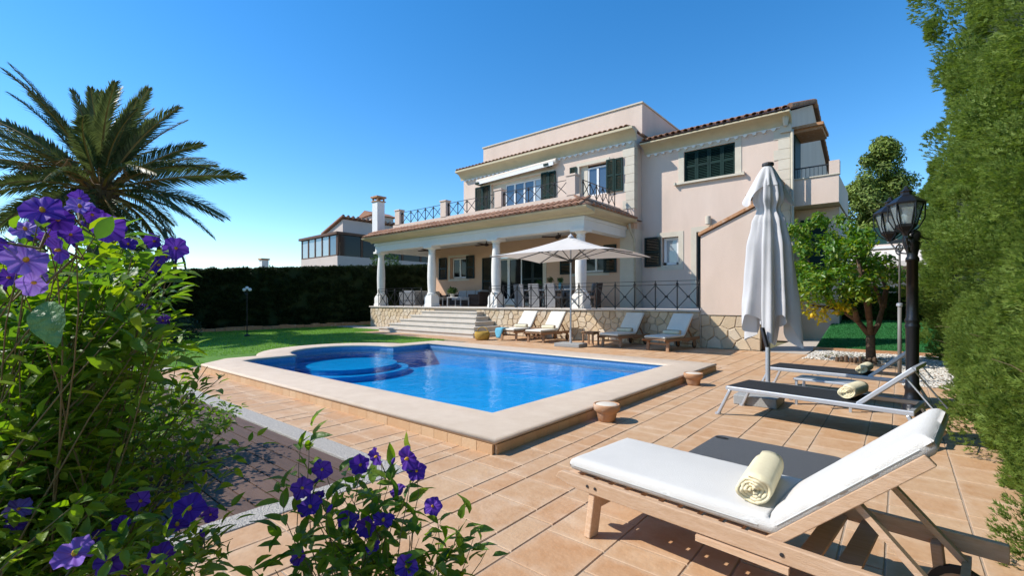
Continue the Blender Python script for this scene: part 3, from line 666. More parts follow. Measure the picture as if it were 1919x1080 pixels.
# rest of the wing roof as one joined sheet of barrel rows (seen edge-on)
b = MB(); t0 = barrel(5)
for r2 in range(1, 14):
    for k in range(22):
        x = -8.0 + k * .235; yb = 17.98 + r2 * .385; zb = 7.95 + r2 * .385 * RS
        b.add([(a + x, yb + d * .94, zb + c + d * RS) for a, d, c in t0.v], t0.f)
for k in range(42):
    x = -18.33 + k * .2375; b.add([(a + x, 17.76 + d, 8.56 + c + d * .28) for a, d, c in t0.v], t0.f)
for k in range(56):
    x = -20.9 + k * .214; 
    if 0: b.add(t0.v, t0.f)
b.build('ridge_tiles', 'roof_tile', wroof, kind='stuff')
b = MB()
for k in range(33):
    y = 18. + k * .4; z = 7.98 + (y - 17.98) * RS if y < 24.1 else 10.16 - (y - 24.1) * .322
    b.tube([(-2.84, y, z), (-2.84, y + .42, z + (RS if y < 24 else -.322) * .42)], [.09, .075], 8)
b.build('verge_tiles', 'roof_tile', wroof, kind='stuff')
# upper terrace: floor, kerb, masonry posts
b = MB(); b.box(-20.2, -9.0, 14.9, FY - .003, 4.9, 5.1); hp(b, 'upper_floor', 'terrace_floor')
b = MB(); b.box(-20.3, -8.98, 14.62, 14.88, 4.9, 5.33); b.box(-9.1, -8.98, 14.882, FY - .003, 4.9, 5.28); hp(b, 'kerb', 'pink_stucco')
for x in (-19.92, -16.4, -12.97, -9.36):
    b = MB(); b.box(x - .19, x + .19, 14.6, 14.9, 5.332, 6.05); b.box(x - .22, x + .22, 14.57, 14.93, 6.05, 6.11); hp(b, 'terrace_post', 'pink_stucco')
# quoins and pilasters
for k in range(8):
    z = 5.2 + k * .36; wd = .36 if k % 2 else .5
    b = MB(); b.box(CXR - wd, CXR + .02, FY - .022, FY - .002, z + .006, z + .354); b.box(CXR - .001, CXR + .02, FY - .001, FY + .3, z + .006, z + .354); hp(b, 'quoin', 'cream_stone')
b = MB(); b.box(CXR - .62, CXR + .02, FY - .03, FY - .002, T, 4.36); b.box(CXR, CXR + .03, FY, WY - .003, T, 4.36); hp(b, 'pilaster', 'cream_stone')
for k in range(17):
    z = 1.3 + k * .36; wd = .34 if k % 2 else .48
    b = MB(); b.box(-2.93 - wd, -2.91, WY - .022, WY - .002, z + .006, z + .354); b.box(-2.929, -2.91, WY, WY + wd * .6, z + .006, z + .354); hp(b, 'quoin', 'cream_stone')
b = MB(); b.box(-3.2, -2.86, WY - .1, WY - .03, 7.25, 7.5); b.lathe([(.06, 0), (.07, .04), (.13, .4), (.16, .45)], (-3.02, WY - .16, 7.44), n=12); hp(b, 'eave_bracket', 'cream_stone')
# windows and doors
def surround(x0, x1, z0, z1, y, wd, sill=True, mat='cream_stone'):
    b = MB(); b.box(x0 - wd, x0, y - .02, y - .002, z0 - (wd if not sill else 0), z1 + wd); b.box(x1, x1 + wd, y - .02, y - .002, z0 - (wd if not sill else 0), z1 + wd); b.box(x0, x1, y - .02, y - .002, z1, z1 + wd)
    if not sill: b.box(x0, x1, y - .02, y - .002, z0 - wd, z0)
    hp(b, 'window_surround', mat)
def window(x0, x1, z0, z1, y, cols, glass='window_glass', door=False, bar=.07):
    yy = y + .14; b = MB(); b.box(x0, x1, yy, yy + .06, z1 - bar, z1); b.box(x0, x1, yy, yy + .06, z0, z0 + (bar if not door else .3))
    b.box(x0, x0 + bar, yy, yy + .06, z0 + .3 * door, z1 - bar); b.box(x1 - bar, x1, yy, yy + .06, z0 + .3 * door, z1 - bar)
    wd = (x1 - x0) / cols
    for k in range(1, cols): b.box(x0 + k * wd - bar * .7, x0 + k * wd + bar * .7, yy - .01, yy + .06, z0 + .02, z1 - bar)
    o = hp(b, 'window' if not door else 'glass_door', 'white_frame')
    for k in range(cols):
        MB().box(x0 + k * wd + .02, x0 + (k + 1) * wd - .02, yy + .025, yy + .04, z0 + .03, z1 - .03).build('pane', glass if isinstance(glass, str) else glass[k], o)
    return o
def shutter(x0, x1, z0, z1, y, mat='green_shutter', ang=0., hinge=0):
    b = MB(); wd = x1 - x0; h_ = z1 - z0; fr = .07; d = .045
    b.box(0, fr, 0, d, 0, h_); b.box(wd - fr, wd, 0, d, 0, h_); b.box(fr, wd - fr, 0, d, 0, fr); b.box(fr, wd - fr, 0, d, h_ - fr, h_); b.box(fr, wd - fr, 0, d, h_ * .5 - .04, h_ * .5 + .04)
    n = int((h_ - 2 * fr) / .06)
    for k in range(n):
        z = fr + (k + .5) * (h_ - 2 * fr) / n; b.add([(fr, .004, z - .02), (wd - fr, .004, z - .02), (wd - fr, .04, z + .022), (fr, .04, z + .022), (fr, .012, z - .026), (wd - fr, .012, z - .026), (wd - fr, .044, z + .012), (fr, .044, z + .012)], [(0, 1, 2, 3), (7, 6, 5, 4), (0, 4, 5, 1)])
    c_, s_ = math.cos(ang), math.sin(ang); hx = wd if hinge else 0
    b.v = [(x0 + hx + (x - hx) * c_ - yy * s_, y + (x - hx) * s_ + yy * c_, z0 + z) for x, yy, z in b.v]
    return hp(b, 'shutter', mat)
# upper main: big terrace door
window(-15.4, -12.95, 5.25, 7.3, FY, 4, ['window_glass', 'window_glass', 'window_glass', 'curtain_glass'])
MB().box(-16.25, -15.4, FY + .12, FY + .2, 5.25, 7.42).build('window_reveal', 'cream_stone', house)
MB().box(-15.4, -12.95, FY + .1, FY + .2, 7.302, 7.42).build('window_reveal', 'cream_stone', house)
surround(-16.25, -12.95, 5.25, 7.42, FY, .16)
shutter(-17.37, -16.86, 5.2, 7.42, FY - .07); shutter(-16.85, -16.33, 5.2, 7.42, FY - .075)
shutter(-13.02, -12.62, 5.2, 7.44, FY - .08); shutter(-12.61, -12.2, 5.2, 7.42, FY - .075)
# upper small window
window(-10.6, -9.6, 6.0, 7.27, FY, 2, ['window_glass', 'window_glass']); MB().box(-10.95, -10.6, FY + .12, FY + .2, 6.0, 7.38).build('window_reveal', 'cream_stone', house)
surround(-10.95, -9.6, 6.0, 7.38, FY, .14)
shutter(-11.42, -11.08, 6.0, 7.4, FY - .075); shutter(-9.58, -9.21, 6.0, 7.4, FY - .09); shutter(-9.2, -8.83, 6.0, 7.38, FY - .075)
# wing shuttered window
MB().box(-6.56, -4.68, WY + .16, WY + .2, 6.1, 7.3).build('pane', 'dark_glass', house)  # dark backing sheet added so no light shows between the closed slats
for k in range(4): shutter(-6.56 + k * .47, -6.56 + (k + 1) * .47 - .006, 6.1, 7.3, WY + .06 - .008 * (k % 2))
surround(-6.56, -4.68, 6.1, 7.3, WY, .22)
b = MB(); b.box(-6.9, -4.36, WY - .12, WY + .05, 6.02, 6.095); b.box(-6.92, -6.86, WY - .16, WY - .02, 6.0, 6.12); b.box(-4.4, -4.34, WY - .16, WY - .02, 6.0, 6.12); hp(b, 'window_sill', 'cream_stone')
# wing ground-floor window and door
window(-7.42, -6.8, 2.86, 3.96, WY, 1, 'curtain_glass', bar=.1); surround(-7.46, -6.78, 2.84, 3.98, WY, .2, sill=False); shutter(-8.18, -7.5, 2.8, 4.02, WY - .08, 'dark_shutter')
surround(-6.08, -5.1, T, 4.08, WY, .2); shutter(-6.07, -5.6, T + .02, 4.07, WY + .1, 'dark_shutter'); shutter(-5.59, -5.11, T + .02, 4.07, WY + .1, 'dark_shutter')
# porch windows and doors
window(-19.3, -18.1, 2.66, 3.76, FY, 2, ['dark_glass', 'dark_glass']); surround(-19.4, -18.0, 2.62, 3.8, FY, .12, sill=False)
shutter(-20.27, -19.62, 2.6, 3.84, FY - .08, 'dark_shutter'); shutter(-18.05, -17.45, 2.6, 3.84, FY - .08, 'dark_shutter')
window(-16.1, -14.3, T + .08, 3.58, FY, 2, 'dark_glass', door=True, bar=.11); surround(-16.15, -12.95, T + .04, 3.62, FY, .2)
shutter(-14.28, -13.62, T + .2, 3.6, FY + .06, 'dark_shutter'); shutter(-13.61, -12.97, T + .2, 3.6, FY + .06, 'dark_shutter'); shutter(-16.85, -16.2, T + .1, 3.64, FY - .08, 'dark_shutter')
MB().box(-14.29, -12.96, FY + .2, FY + .24, T, 3.62).build('pane', 'dark_glass', house); MB().box(-6.08, -5.1, WY + .2, WY + .24, T, 4.08).build('pane', 'dark_glass', house)  # dark sheets added behind the slats to hide the hollow, lit rooms
MB().box(-14.3, -12.95, FY + .12, FY + .2, T, T + .25).build('window_reveal', 'cream_stone', house)
window(-10.75, -9.62, 2.66, 3.38, FY, 2, ['dark_glass', 'dark_glass']); surround(-11.35, -9.6, 2.62, 3.42, FY, .12, sill=False)
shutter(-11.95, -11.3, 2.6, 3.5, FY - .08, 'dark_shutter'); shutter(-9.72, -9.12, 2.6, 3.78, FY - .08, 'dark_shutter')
# awning cassette
b = MB(); b.tube([(-17.1, FY - .16, 7.66), (-12.05, FY - .16, 7.82)], .13, 12); aw = hp(b, 'awning', 'awning_cloth', smooth=False)
MB().bar((-16.9, FY - .31, 7.56), (-12.15, FY - .31, 7.7), .04, .16).build('front_bar', 'white_paint', aw)
for x, z in ((-16.95, 7.62), (-12.55, 7.78)): MB().box(x - .13, x + .13, FY - .36, FY - .04, z - .13, z - .03).build('bracket', 'green_shutter', aw)
b = MB(); b.box(-17.0, -12.3, FY - .05, FY - .021, 7.43, 7.5); hp(b, 'lintel', 'cream_stone')
# wall lamp, camera box, downpipe
b = MB(); b.lathe([(.02, -.02), (.1, 0), (.1, .3), (.02, .32)], (-5.6, WY - .14, 4.32), n=14); hp(b, 'wall_lamp', 'cream_stone', smooth=False)
b = MB(); b.tube([(CXR + .05, FY - .55, 4.48), (CXR - .02, FY - .3, 4.25), (CXR + .06, FY - .07, 3.9), (CXR + .08, FY - .06, T + .02)], .05, 8); hp(b, 'downpipe', 'downpipe', smooth=True)
b = MB(); b.tube([(-2.84, WY - .06, 7.3), (-2.82, WY - .05, .1)], .05, 8); hp(b, 'downpipe', 'downpipe', smooth=True)
# chimney behind the porch roof
b = MB(); b.box(-21.85, -21.38, 14.4, 14.86, 4.75, 6.72); ch = hp(b, 'chimney', 'white_paint')
b = MB(); b.box(-21.9, -21.33, 14.35, 14.91, 6.722, 6.77); b.box(-21.92, -21.31, 14.33, 14.93, 6.93, 7.02)
for x in (-21.85, -21.45):
    for y in (14.4, 14.79): b.box(x, x + .07, y, y + .07, 6.77, 6.95)
b.build('chimney_cap', 'pot_clay', ch)
# roof-top box behind parapet
b = MB(); b.box(-8.9, -8.3, 25.4, 26.2, 8.3, 10.1); hp(b, 'roof_box', 'pink_stucco')
# stub building with sloped tile coping and stone base
b = MB(); b.prism([(-4.56, .985), (-2.96, .985), (-2.96, 4.05), (-4.56, 3.33)], 14.25, 14.75, axis='y'); stub = hp(b, 'stair_wall', 'pink_stucco')
b = MB(); b.box(-4.54, -2.97, 14.3, 14.73, -.05, .983); sb_ = hp(b, 'stone_base', 'mortar'); stones(sb_, -4.56, -2.95, .0, .98, 14.3, .34, .3, .014)
for k in range(4):
    t0_ = k / 4; x = -4.62 + 1.7 * t0_; z = 3.335 + t0_ * .765
    b = MB(); b.add([(x, 14.19, z), (x + .425, 14.19, z + .191), (x + .425, 14.8, z + .191), (x, 14.8, z), (x, 14.19, z + .1), (x + .42, 14.19, z + .29), (x + .42, 14.8, z + .29), (x, 14.8, z + .1)], [(0, 1, 2, 3), (4, 7, 6, 5), (0, 4, 5, 1), (1, 5, 6, 2), (2, 6, 7, 3), (3, 7, 4, 0)])
    b.build('coping_tile', 'pot_clay', stub, bevel=.01)
b = MB(); b.add([(-4.0, 17.1, 4.9), (-4.0, 18.46, 4.9), (-3.05, 18.46, 5.42), (-3.05, 17.1, 5.42), (-4.0, 17.1, 4.98), (-4.0, 18.46, 4.98), (-3.05, 18.46, 5.5), (-3.05, 17.1, 5.5)], [(0, 1, 2, 3), (4, 7, 6, 5), (0, 4, 5, 1), (1, 5, 6, 2), (2, 6, 7, 3), (3, 7, 4, 0)]); cn = hp(b, 'door_canopy', 'roof_tile')
MB().add([(-3.95, 17.15, 4.9), (-3.06, 17.15, 5.38), (-3.06, 17.15, 4.9), (-3.95, 18.4, 4.9), (-3.06, 18.4, 5.38), (-3.06, 18.4, 4.9)], [(0, 1, 2), (3, 5, 4), (0, 3, 4, 1), (0, 2, 5, 3)]).build('soffit', 'white_paint', cn)
MB().box(-3.85, -3.72, 17.2, 18.46, 4.62, 4.88).build('bracket', 'teak', cn)
b = MB(); b.box(-2.955, -2.86, 14.5, 14.75, 0, 1.0); hp(b, 'door_post', 'brown_frame')
# wing side: door, balcony, lower annex
b = MB(); b.box(-2.93, -2.86, 19.2, 20.4, 5.0, 7.35); hp(b, 'shutter', 'green_shutter')
b = MB(); b.box(-2.93, -2.0, 19.0, 20.6, 7.46, 7.56); b.box(-2.93, -2.05, 19.1, 20.5, 7.35, 7.46); hp(b, 'door_canopy', 'pot_clay')
b = MB(); b.box(-2.925, -1.55, 18.8, 18.92, 4.7, 5.62); b.box(-1.67, -1.55, 18.922, 22.4, 4.7, 5.62); b.box(-2.925, -1.672, 18.922, 22.4, 4.7, 4.86); bal = hp(b, 'balcony', 'pink_stucco')
MB().box(-1.82, -1.53, 18.77, 19.1, 5.66, 6.1).build('post', 'pink_stucco', bal)
b = MB(); b.box(-2.92, -1.82, 18.84, 18.88, 5.99, 6.03)
for k in range(9): b.box(-2.86 + k * .12, -2.845 + k * .12, 18.85, 18.87, 5.66, 5.99)
b.build('balcony_rail', 'iron_black', bal)
MB().box(-2.92, -1.52, 18.76, 18.95, 5.622, 5.658).build('balcony_cap', 'cream_stone', bal)
b = MB(); b.prism([(19.6, 0), (24.6, 0), (24.6, 3.9), (22.42, 4.78), (22.42, 4.68), (19.6, 4.68)], -2.92, -1.6, axis='x'); b.prism([(22.42, 4.79), (23.2, 4.5), (22.42, 5.6)], -1.9, -1.6, axis='x'); hp(b, 'annex_wall', 'pink_stucco')
b = MB(); b.box(-2.75, -1.95, 19.52, 19.58, 2.2, 4.3); hp(b, 'shutter', 'green_shutter'); 

# ------------------------------------------------------------------ wrought-iron railings
def railing(xs, z, y, label, axis='x', top=.9, boss=True, mid=True):
    ctr = (xs[0] + xs[-1]) / 2; loc = (ctr, y, z) if axis == 'x' else (y, ctr, z)
    r = E('iron_railing', loc, label, 'railing', 'black iron railings of the villa')
    def Q(a, zz, o=0.): return (a - ctr, o, zz) if axis == 'x' else (o, a - ctr, zz)
    for x in xs:
        MB().bar(Q(x, -.0), Q(x, top + .02), .03, .03).lathe([(.03, 0), (.045, .03), (.03, .06)], Q(x, top - .12), n=8).build('post', 'iron_black', r, local=True)
    MB().bar(Q(xs[0], top), Q(xs[-1], top), .04, .016).build('rail', 'iron_black', r, local=True)
    if mid: MB().bar(Q(xs[0], top - .12), Q(xs[-1], top - .12), .02, .02).build('rail', 'iron_black', r, local=True)
    for a, b in zip(xs, xs[1:]):
        if b - a < .2: continue
        t = top - .13 if mid else top - .02; m = MB(); m.bar(Q(a, .05), Q(b, t), .02, .02).bar(Q(a, t), Q(b, .05), .018, .024)
        o = m.build('cross', 'iron_black', r, local=True)
        if boss: MB().lathe([(0.01, -.03), (.055, -.015), (.055, .015), (.01, .03)], Q((a + b) / 2, (.05 + t) / 2), n=10).build('boss', 'iron_black', o, local=True)
    return r
railing([-13.15, -12.4, -11.68, -10.98, -10.25, -9.55, -8.82, -8.1, -7.39, -6.69, -5.98, -5.28, -4.61], T, 14.3, 'long black iron railing on the porch edge behind the pool loungers')
railing([-21.1, -20.4, -19.7, -19.0, -18.3, -17.6], T, 14.3, 'short black iron railing at the left end of the porch')
railing([-19.7, -18.98, -18.43, -17.85, -17.26, -16.62], 5.33, 14.75, 'black iron railing on the upper terrace, leftmost bay', top=.62, boss=False, mid=False)
railing([-16.18, -15.55, -14.96, -14.36, -13.75, -13.18], 5.33, 14.75, 'black iron railing on the upper terrace, before the big terrace door', top=.62, boss=False, mid=False)
railing([-12.75, -12.1, -11.45, -10.8, -10.2, -9.58], 5.33, 14.75, 'black iron railing on the upper terrace, below the awning end', top=.62, boss=False, mid=False)
railing([14.95, 15.45, 15.95, 16.45, 16.95, 17.45], 5.28, -9.04, 'black iron railing on the upper terrace, short side bay by the small window', axis='y', top=.62, boss=False, mid=False)
# ------------------------------------------------------------------ wooden sun loungers
def soft(L_, W_, H_, nx=14, ny=6, puff=.018):
    """cushion slab, rounded edges, gently uneven top"""
    b = MB(); vs = []; idx = {}
    ed_ = [0, .004, .012, .024, .036, .05]
    def ax(n, T_):
        m = [x / T_ for x in ed_]; k = max(1, n - 2 * len(ed_) + 1); lo, hi = m[-1], 1 - m[-1]
        return m + [lo + (hi - lo) * q / k for q in range(1, k)] + [1 - x for x in reversed(m)]
    us, vs_ = ax(nx, L_), ax(ny, W_); nx, ny = len(us) - 1, len(vs_) - 1
    for top in (0, 1):
        for i in range(nx + 1):
            for j in range(ny + 1):
                u, v = us[i], vs_[j]; e = min(u * L_, (1 - u) * L_, v * W_, (1 - v) * W_); k = min(1, e / (.045)); rd = math.sqrt(max(0, 1 - (1 - k) ** 2))
                z = H_ * (.5 + .5 * rd + .0) if top else H_ * .5 * (1 - rd)
                if top: z += puff * math.sin(math.pi * u) * math.sin(math.pi * v) + random.uniform(-.0008, .0008)
                idx[top, i, j] = len(vs); vs.append((u * L_, (v - .5) * W_, z))
    fs = []
    for i in range(nx):
        for j in range(ny):
            fs.append((idx[1, i, j], idx[1, i + 1, j], idx[1, i + 1, j + 1], idx[1, i, j + 1])); fs.append((idx[0, i, j], idx[0, i, j + 1], idx[0, i + 1, j + 1], idx[0, i + 1, j]))
    for i in range(nx):
        for j, sg in ((0, 1), (ny, -1)):
            a, b_, c, d = idx[0, i, j], idx[0, i + 1, j], idx[1, i + 1, j], idx[1, i, j]; fs.append((a, b_, c, d) if sg > 0 else (d, c, b_, a))
    for j in range(ny):
        for i, sg in ((0, -1), (nx, 1)):
            a, b_, c, d = idx[0, i, j], idx[0, i, j + 1], idx[1, i, j + 1], idx[1, i, j]; fs.append((a, b_, c, d) if sg > 0 else (d, c, b_, a))
    b.add(vs, fs); return b
def bent(mb, hinge, ang):
    """fold everything past x = hinge upwards by ang, rounding the fold"""
    out = []
    for x, y, z in mb.v:
        t = (x - hinge)
        if t <= -.06: out.append((x, y, z)); continue
        k = 1 if t >= .06 else (t + .06) / .12; a = ang * k * k * (3 - 2 * k) if k < 1 else ang
        if t > 0: out.append((hinge + t * math.cos(a) - z * math.sin(a), y, z * math.cos(a) + t * math.sin(a)))
        else: out.append((hinge + t * 1 - z * math.sin(a) * .5, y, z))
    mb.v = out; return mb
def wood_lounger(loc, rz, label, wood='wood_pale', cush='cushion_white', group=None, back=(1.22, 42), big=True):
    r = E('sun_lounger', loc, label, 'sun lounger', group, rz); hx, an = back; W_ = .72; ca, sa = math.cos(R(an)), math.sin(R(an))
    for s_ in (-1, 1):
        b = MB(); y0, y1 = sorted((s_ * W_ / 2, s_ * (W_ / 2 - .035)))
        b.prism([(0, .30), (.02, .335), (.05, .35), (1.95, .35), (1.95, .27), (.16, .27), (.05, .285)], y0, y1, axis='y')
        o = b.build('side_rail', wood, r, local=True, bevel=.005)
        if big:
            for x in (.245, .30, 1.27): MB().lathe([(.009, 0), (.009, .004), (0.001, .005)], (0, 0, 0), n=8).build('bolt', 'dark_metal', o, local=True).matrix_basis = Matrix.Translation((x, s_ * (W_ / 2 + .0005), .31)) @ Matrix.Rotation(-s_ * math.pi / 2, 4, 'X')
        b = MB(); b.bar((.27, s_ * (W_ / 2 - .06), .3), (.235, s_ * (W_ / 2 - .05), 0), .04, .09, up=(0, 1, 0)); b.build('leg', wood, r, local=True, bevel=.006)
        b = MB(); b.bar((1.72, s_ * (W_ / 2 - .06), .3), (1.74, s_ * (W_ / 2 - .06), .08), .04, .09, up=(0, 1, 0)); b.build('leg', wood, r, local=True, bevel=.006)
        # backrest stiles and prop
        b = MB(); yb = s_ * (W_ / 2 - .06); b.bar((hx, yb, .315), (hx + .74 * ca, yb, .315 + .74 * sa), .03, .05, up=(0, 0, 1)); b.build('back_stile', wood, r, local=True, bevel=.004)
        b = MB(); b.bar((hx + .42 * ca, s_ * (W_ / 2 - .1), .30 + .42 * sa), (hx + .62, s_ * (W_ / 2 - .1), .25), .025, .04, up=(0, 1, 0)); b.build('back_prop', wood, r, local=True)
        b = MB().lathe([(.10, -.012), (.115, -.012), (.115, .012), (.10, .012)], n=20); b.v = [(x + 1.8, z + s_ * (W_ / 2 - .1), y + .115) for x, y, z in b.v]; wh = b.build('wheel', 'dark_metal', r, local=True)
        b = MB().lathe([(.02, -.016), (.1, -.011), (.1, .011), (.02, .016)], n=20); b.v = [(x + 1.8, z + s_ * (W_ / 2 - .1), y + .115) for x, y, z in b.v]; b.build('hub', wood, wh, local=True)
    for k in range(11):
        x = .06 + k * .105; MB().box(x, x + .075, -W_ / 2 + .036, W_ / 2 - .036, .315, .335).build('slat', wood, r, local=True)
    for k in range(6):
        t = .04 + k * .108; rot = Matrix.Rotation(-R(an), 3, 'Y'); MB().obox((hx + (t + .04) * ca, 0, .345 + (t + .04) * sa), .075, W_ - .16, .018, rot).build('slat', wood, r, local=True)
    for k in range(2): MB().box(1.3 + k * .14, 1.38 + k * .14, -W_ / 2 + .036, W_ / 2 - .036, .274, .292).build('slat', wood, r, local=True)
    for p_, q_, a_, c_ in (((.27, -W_ / 2 + .08, .2), (.27, W_ / 2 - .08, .2), .02, .05), ((1.8, -W_ / 2 + .05, .115), (1.8, W_ / 2 - .05, .115), .02, .02), ((hx + .62, -W_ / 2 + .04, .25), (hx + .62, W_ / 2 - .04, .25), .03, .03), ((.9, -W_ / 2 - .012, .255), (1.3, -W_ / 2 - .012, .255), .018, .028)):
        MB().bar(p_, q_, a_, c_).build('cross_bar', wood, r, local=True)
    nx, ny = (64, 24) if big else (24, 8)
    m = soft(1.90, W_ - .08, .085 if big else .08, nx, ny); m.v = [(x + .08, y, z) for x, y, z in m.v]; bent(m, hx + .03, R(an)); m.v = [(x, y, z + .35) for x, y, z in m.v]
    # cut off at length
    mt = m.build('mattress', cush, r, local=True, smooth=True)
    if big:
        e = (W_ - .08) / 2 - .004
        for s_ in (-1, 1):
            pb = MB().tube([(.11, s_ * e, .388), (hx - .04, s_ * e, .388)], .006, 6); 
            x0, z0 = hx + .03 - .043 * sa, .345 + .043 * ca
            pb.tube([(x0 + .05 * ca, s_ * e, z0 + .05 * sa), (x0 + .70 * ca, s_ * e, z0 + .70 * sa)], .006, 6); pb.build('piping', 'piping', mt, local=True)
    return r
def towel(loc, rz, label, mat='towel_yellow', rad=.085, ln=.48, n=22, group='rolled towels on the loungers'):
    """rolled bath towel: a spiral sheet with thickness"""
    b = MB(); turns = 4.2; N_ = int(n * turns); pts = []; th = rad / turns
    for i in range(N_ + 1):
        t = i / N_; a = t * turns * 2 * math.pi; rr = .012 + (rad - .012) * t; wob = 1 + .05 * math.sin(2 * a + 1.3) * t + .02 * math.sin(5.3 * a); pts.append((rr * wob * math.cos(a + .6) * 1.05, rr * wob * math.sin(a + .6) * .9, a))
    vs = []; fs = []; sl_ = 8
    for k in range(sl_ + 1):
        for j in (0, 1):
            for i, (px, py, a) in enumerate(pts):
                rr = math.hypot(px, py); w_ = max(.1, (rr - j * th * .8) / max(rr, .001)); e = .012 * math.sin(3 * a) + random.uniform(-.003, .003) if k in (0, sl_) else random.uniform(-.002, .002)
                q = 1 + (.0 if 0 < k < sl_ else -.03); vs.append((px * w_ * q, (k / sl_ - .5) * ln + e * (1 if k else -1), py * w_ * q + rad * .93))
    m_ = N_ + 1
    for k in range(sl_):
        for i in range(N_):
            a = (k * 2) * m_ + i; c = (k * 2 + 2) * m_ + i; fs.append((a, a + 1, c + 1, c)); a += m_; c += m_; fs.append((a, c, c + 1, a + 1))
    for k in (0, sl_):
        for i in range(N_): a = k * 2 * m_ + i; fs.append((a, a + m_, a + m_ + 1, a + 1))
    b.add(vs, fs); r = b.build('rolled_towel', mat, None, local=True, smooth=True); r.location = loc; r.rotation_euler = (0, 0, rz); tag(r, label, 'towel', group); return r
A0 = R(-6)
ny_ = Vector((math.cos(A0), math.sin(A0), 0)); nx_ = Vector((-math.sin(A0), math.cos(A0), 0))
base = Vector((-1.65, 2.4, 0)) + nx_ * .36
wood_lounger(base, A0, 'large pale wooden sun lounger with white mattress closest to the flowering shrubs', back=(1.20, 43))
towel(base + ny_ * 1.08 - nx_ * .03 + Vector((0, 0, .432)), A0 + R(9), 'thick yellow rolled towel on the closest white mattress', rad=.083, ln=.44, n=30)
far = [((-10.55, 12.25, 0), 94, 'wooden sun lounger at the foot of the stairs, blue towel draped over its end'),
       ((-9.35, 12.2, 0), 91, 'wooden sun lounger between the stair lounger and the open parasol'),
       ((-6.68, 12.4, 0), 85, 'wooden sun lounger just right of the open parasol, its back in shade'),
       ((-5.2, 12.25, 0), 81, 'wooden sun lounger farthest along the stone wall, nearest the pink stair wall')]
tl_ = ['pale rolled towel on the lounger at the foot of the stairs', 'pale rolled towel on the lounger left of the open parasol', 'pale rolled towel on the shaded lounger right of the open parasol', 'pale rolled towel on the lounger nearest the pink stair wall']
for i, (p, a, lb) in enumerate(far):
    wood_lounger(p, R(a), lb, 'teak', 'cushion_cream', 'wooden loungers along the stone wall', back=(1.12, 50), big=False)
    d = Vector((math.cos(R(a)), math.sin(R(a)), 0)); towel(Vector(p) + d * 1.0 + Vector((0, 0, .425)), R(a + 3), tl_[i], 'towel_pale', .075, .5, 12)
b = MB(); 
for i in range(9):
    t = i / 8
    for j in range(5):
        s_ = (j / 4 - .5) * (.36 - .12 * t)
        z = .452 if t < .35 else .452 - (t - .35) * .55; y = 12.55 - min(t, .35) * 1.0 - max(0, t - .35) * .08
        b.v.append((-10.78 + s_ + .03 * math.sin(i + j), y + .012 * math.sin(j * 2.1), z))
for i in range(8):
    for j in range(4): a = i * 5 + j; b.f.append((a, a + 1, a + 6, a + 5))
o = b.build('blue_towel', 'towel_blue', None, smooth=True); md = o.modifiers.new('thick', 'SOLIDIFY'); md.thickness = .015; tag(o, 'light blue towel hanging over the end of the stair lounger', 'towel')
r = E('wicker_basket', (-11.45, 12.05, 0), 'round golden straw basket on the tiles by the stairs', 'basket')
MB().lathe([(.2, 0), (.25, .04), (.28, .2), (.26, .3), (.24, .3), (.25, .2), (.1, .05)], n=22).build('basket_body', 'towel_gold', r, local=True, smooth=True)
MB().tube([(.26 * math.cos(a), .03, .28 + .18 * math.sin(a)) for a in [math.pi * k / 10 for k in range(11)]], .014, 6).build('handle', 'towel_gold', r, local=True)
# side tables between the far loungers
def side_table(loc, label, sz=.45, hgt=.42):
    r = E('side_table', loc, label, 'side table', 'low wooden side tables between the loungers')
    for k in range(5): MB().box(-sz / 2, sz / 2, -sz / 2 + k * sz / 5 + .004, -sz / 2 + (k + 1) * sz / 5 - .004, hgt - .025, hgt).build('slat', 'teak', r, local=True)
    MB().box(-sz / 2 + .03, sz / 2 - .03, -sz / 2 + .03, sz / 2 - .03, hgt - .08, hgt - .027).build('apron', 'teak', r, local=True)
    for a in (-1, 1):
        for c in (-1, 1): MB().box(a * (sz / 2 - .05) - .025, a * (sz / 2 - .05) + .025, c * (sz / 2 - .05) - .025, c * (sz / 2 - .05) + .025, 0, hgt - .08).build('leg', 'teak', r, local=True)
side_table((-7.55, 12.95, 0), 'small wooden side table beside the open parasol pole')
side_table((-10.2, 13.55, 0), 'small wooden side table behind the two left wooden loungers')

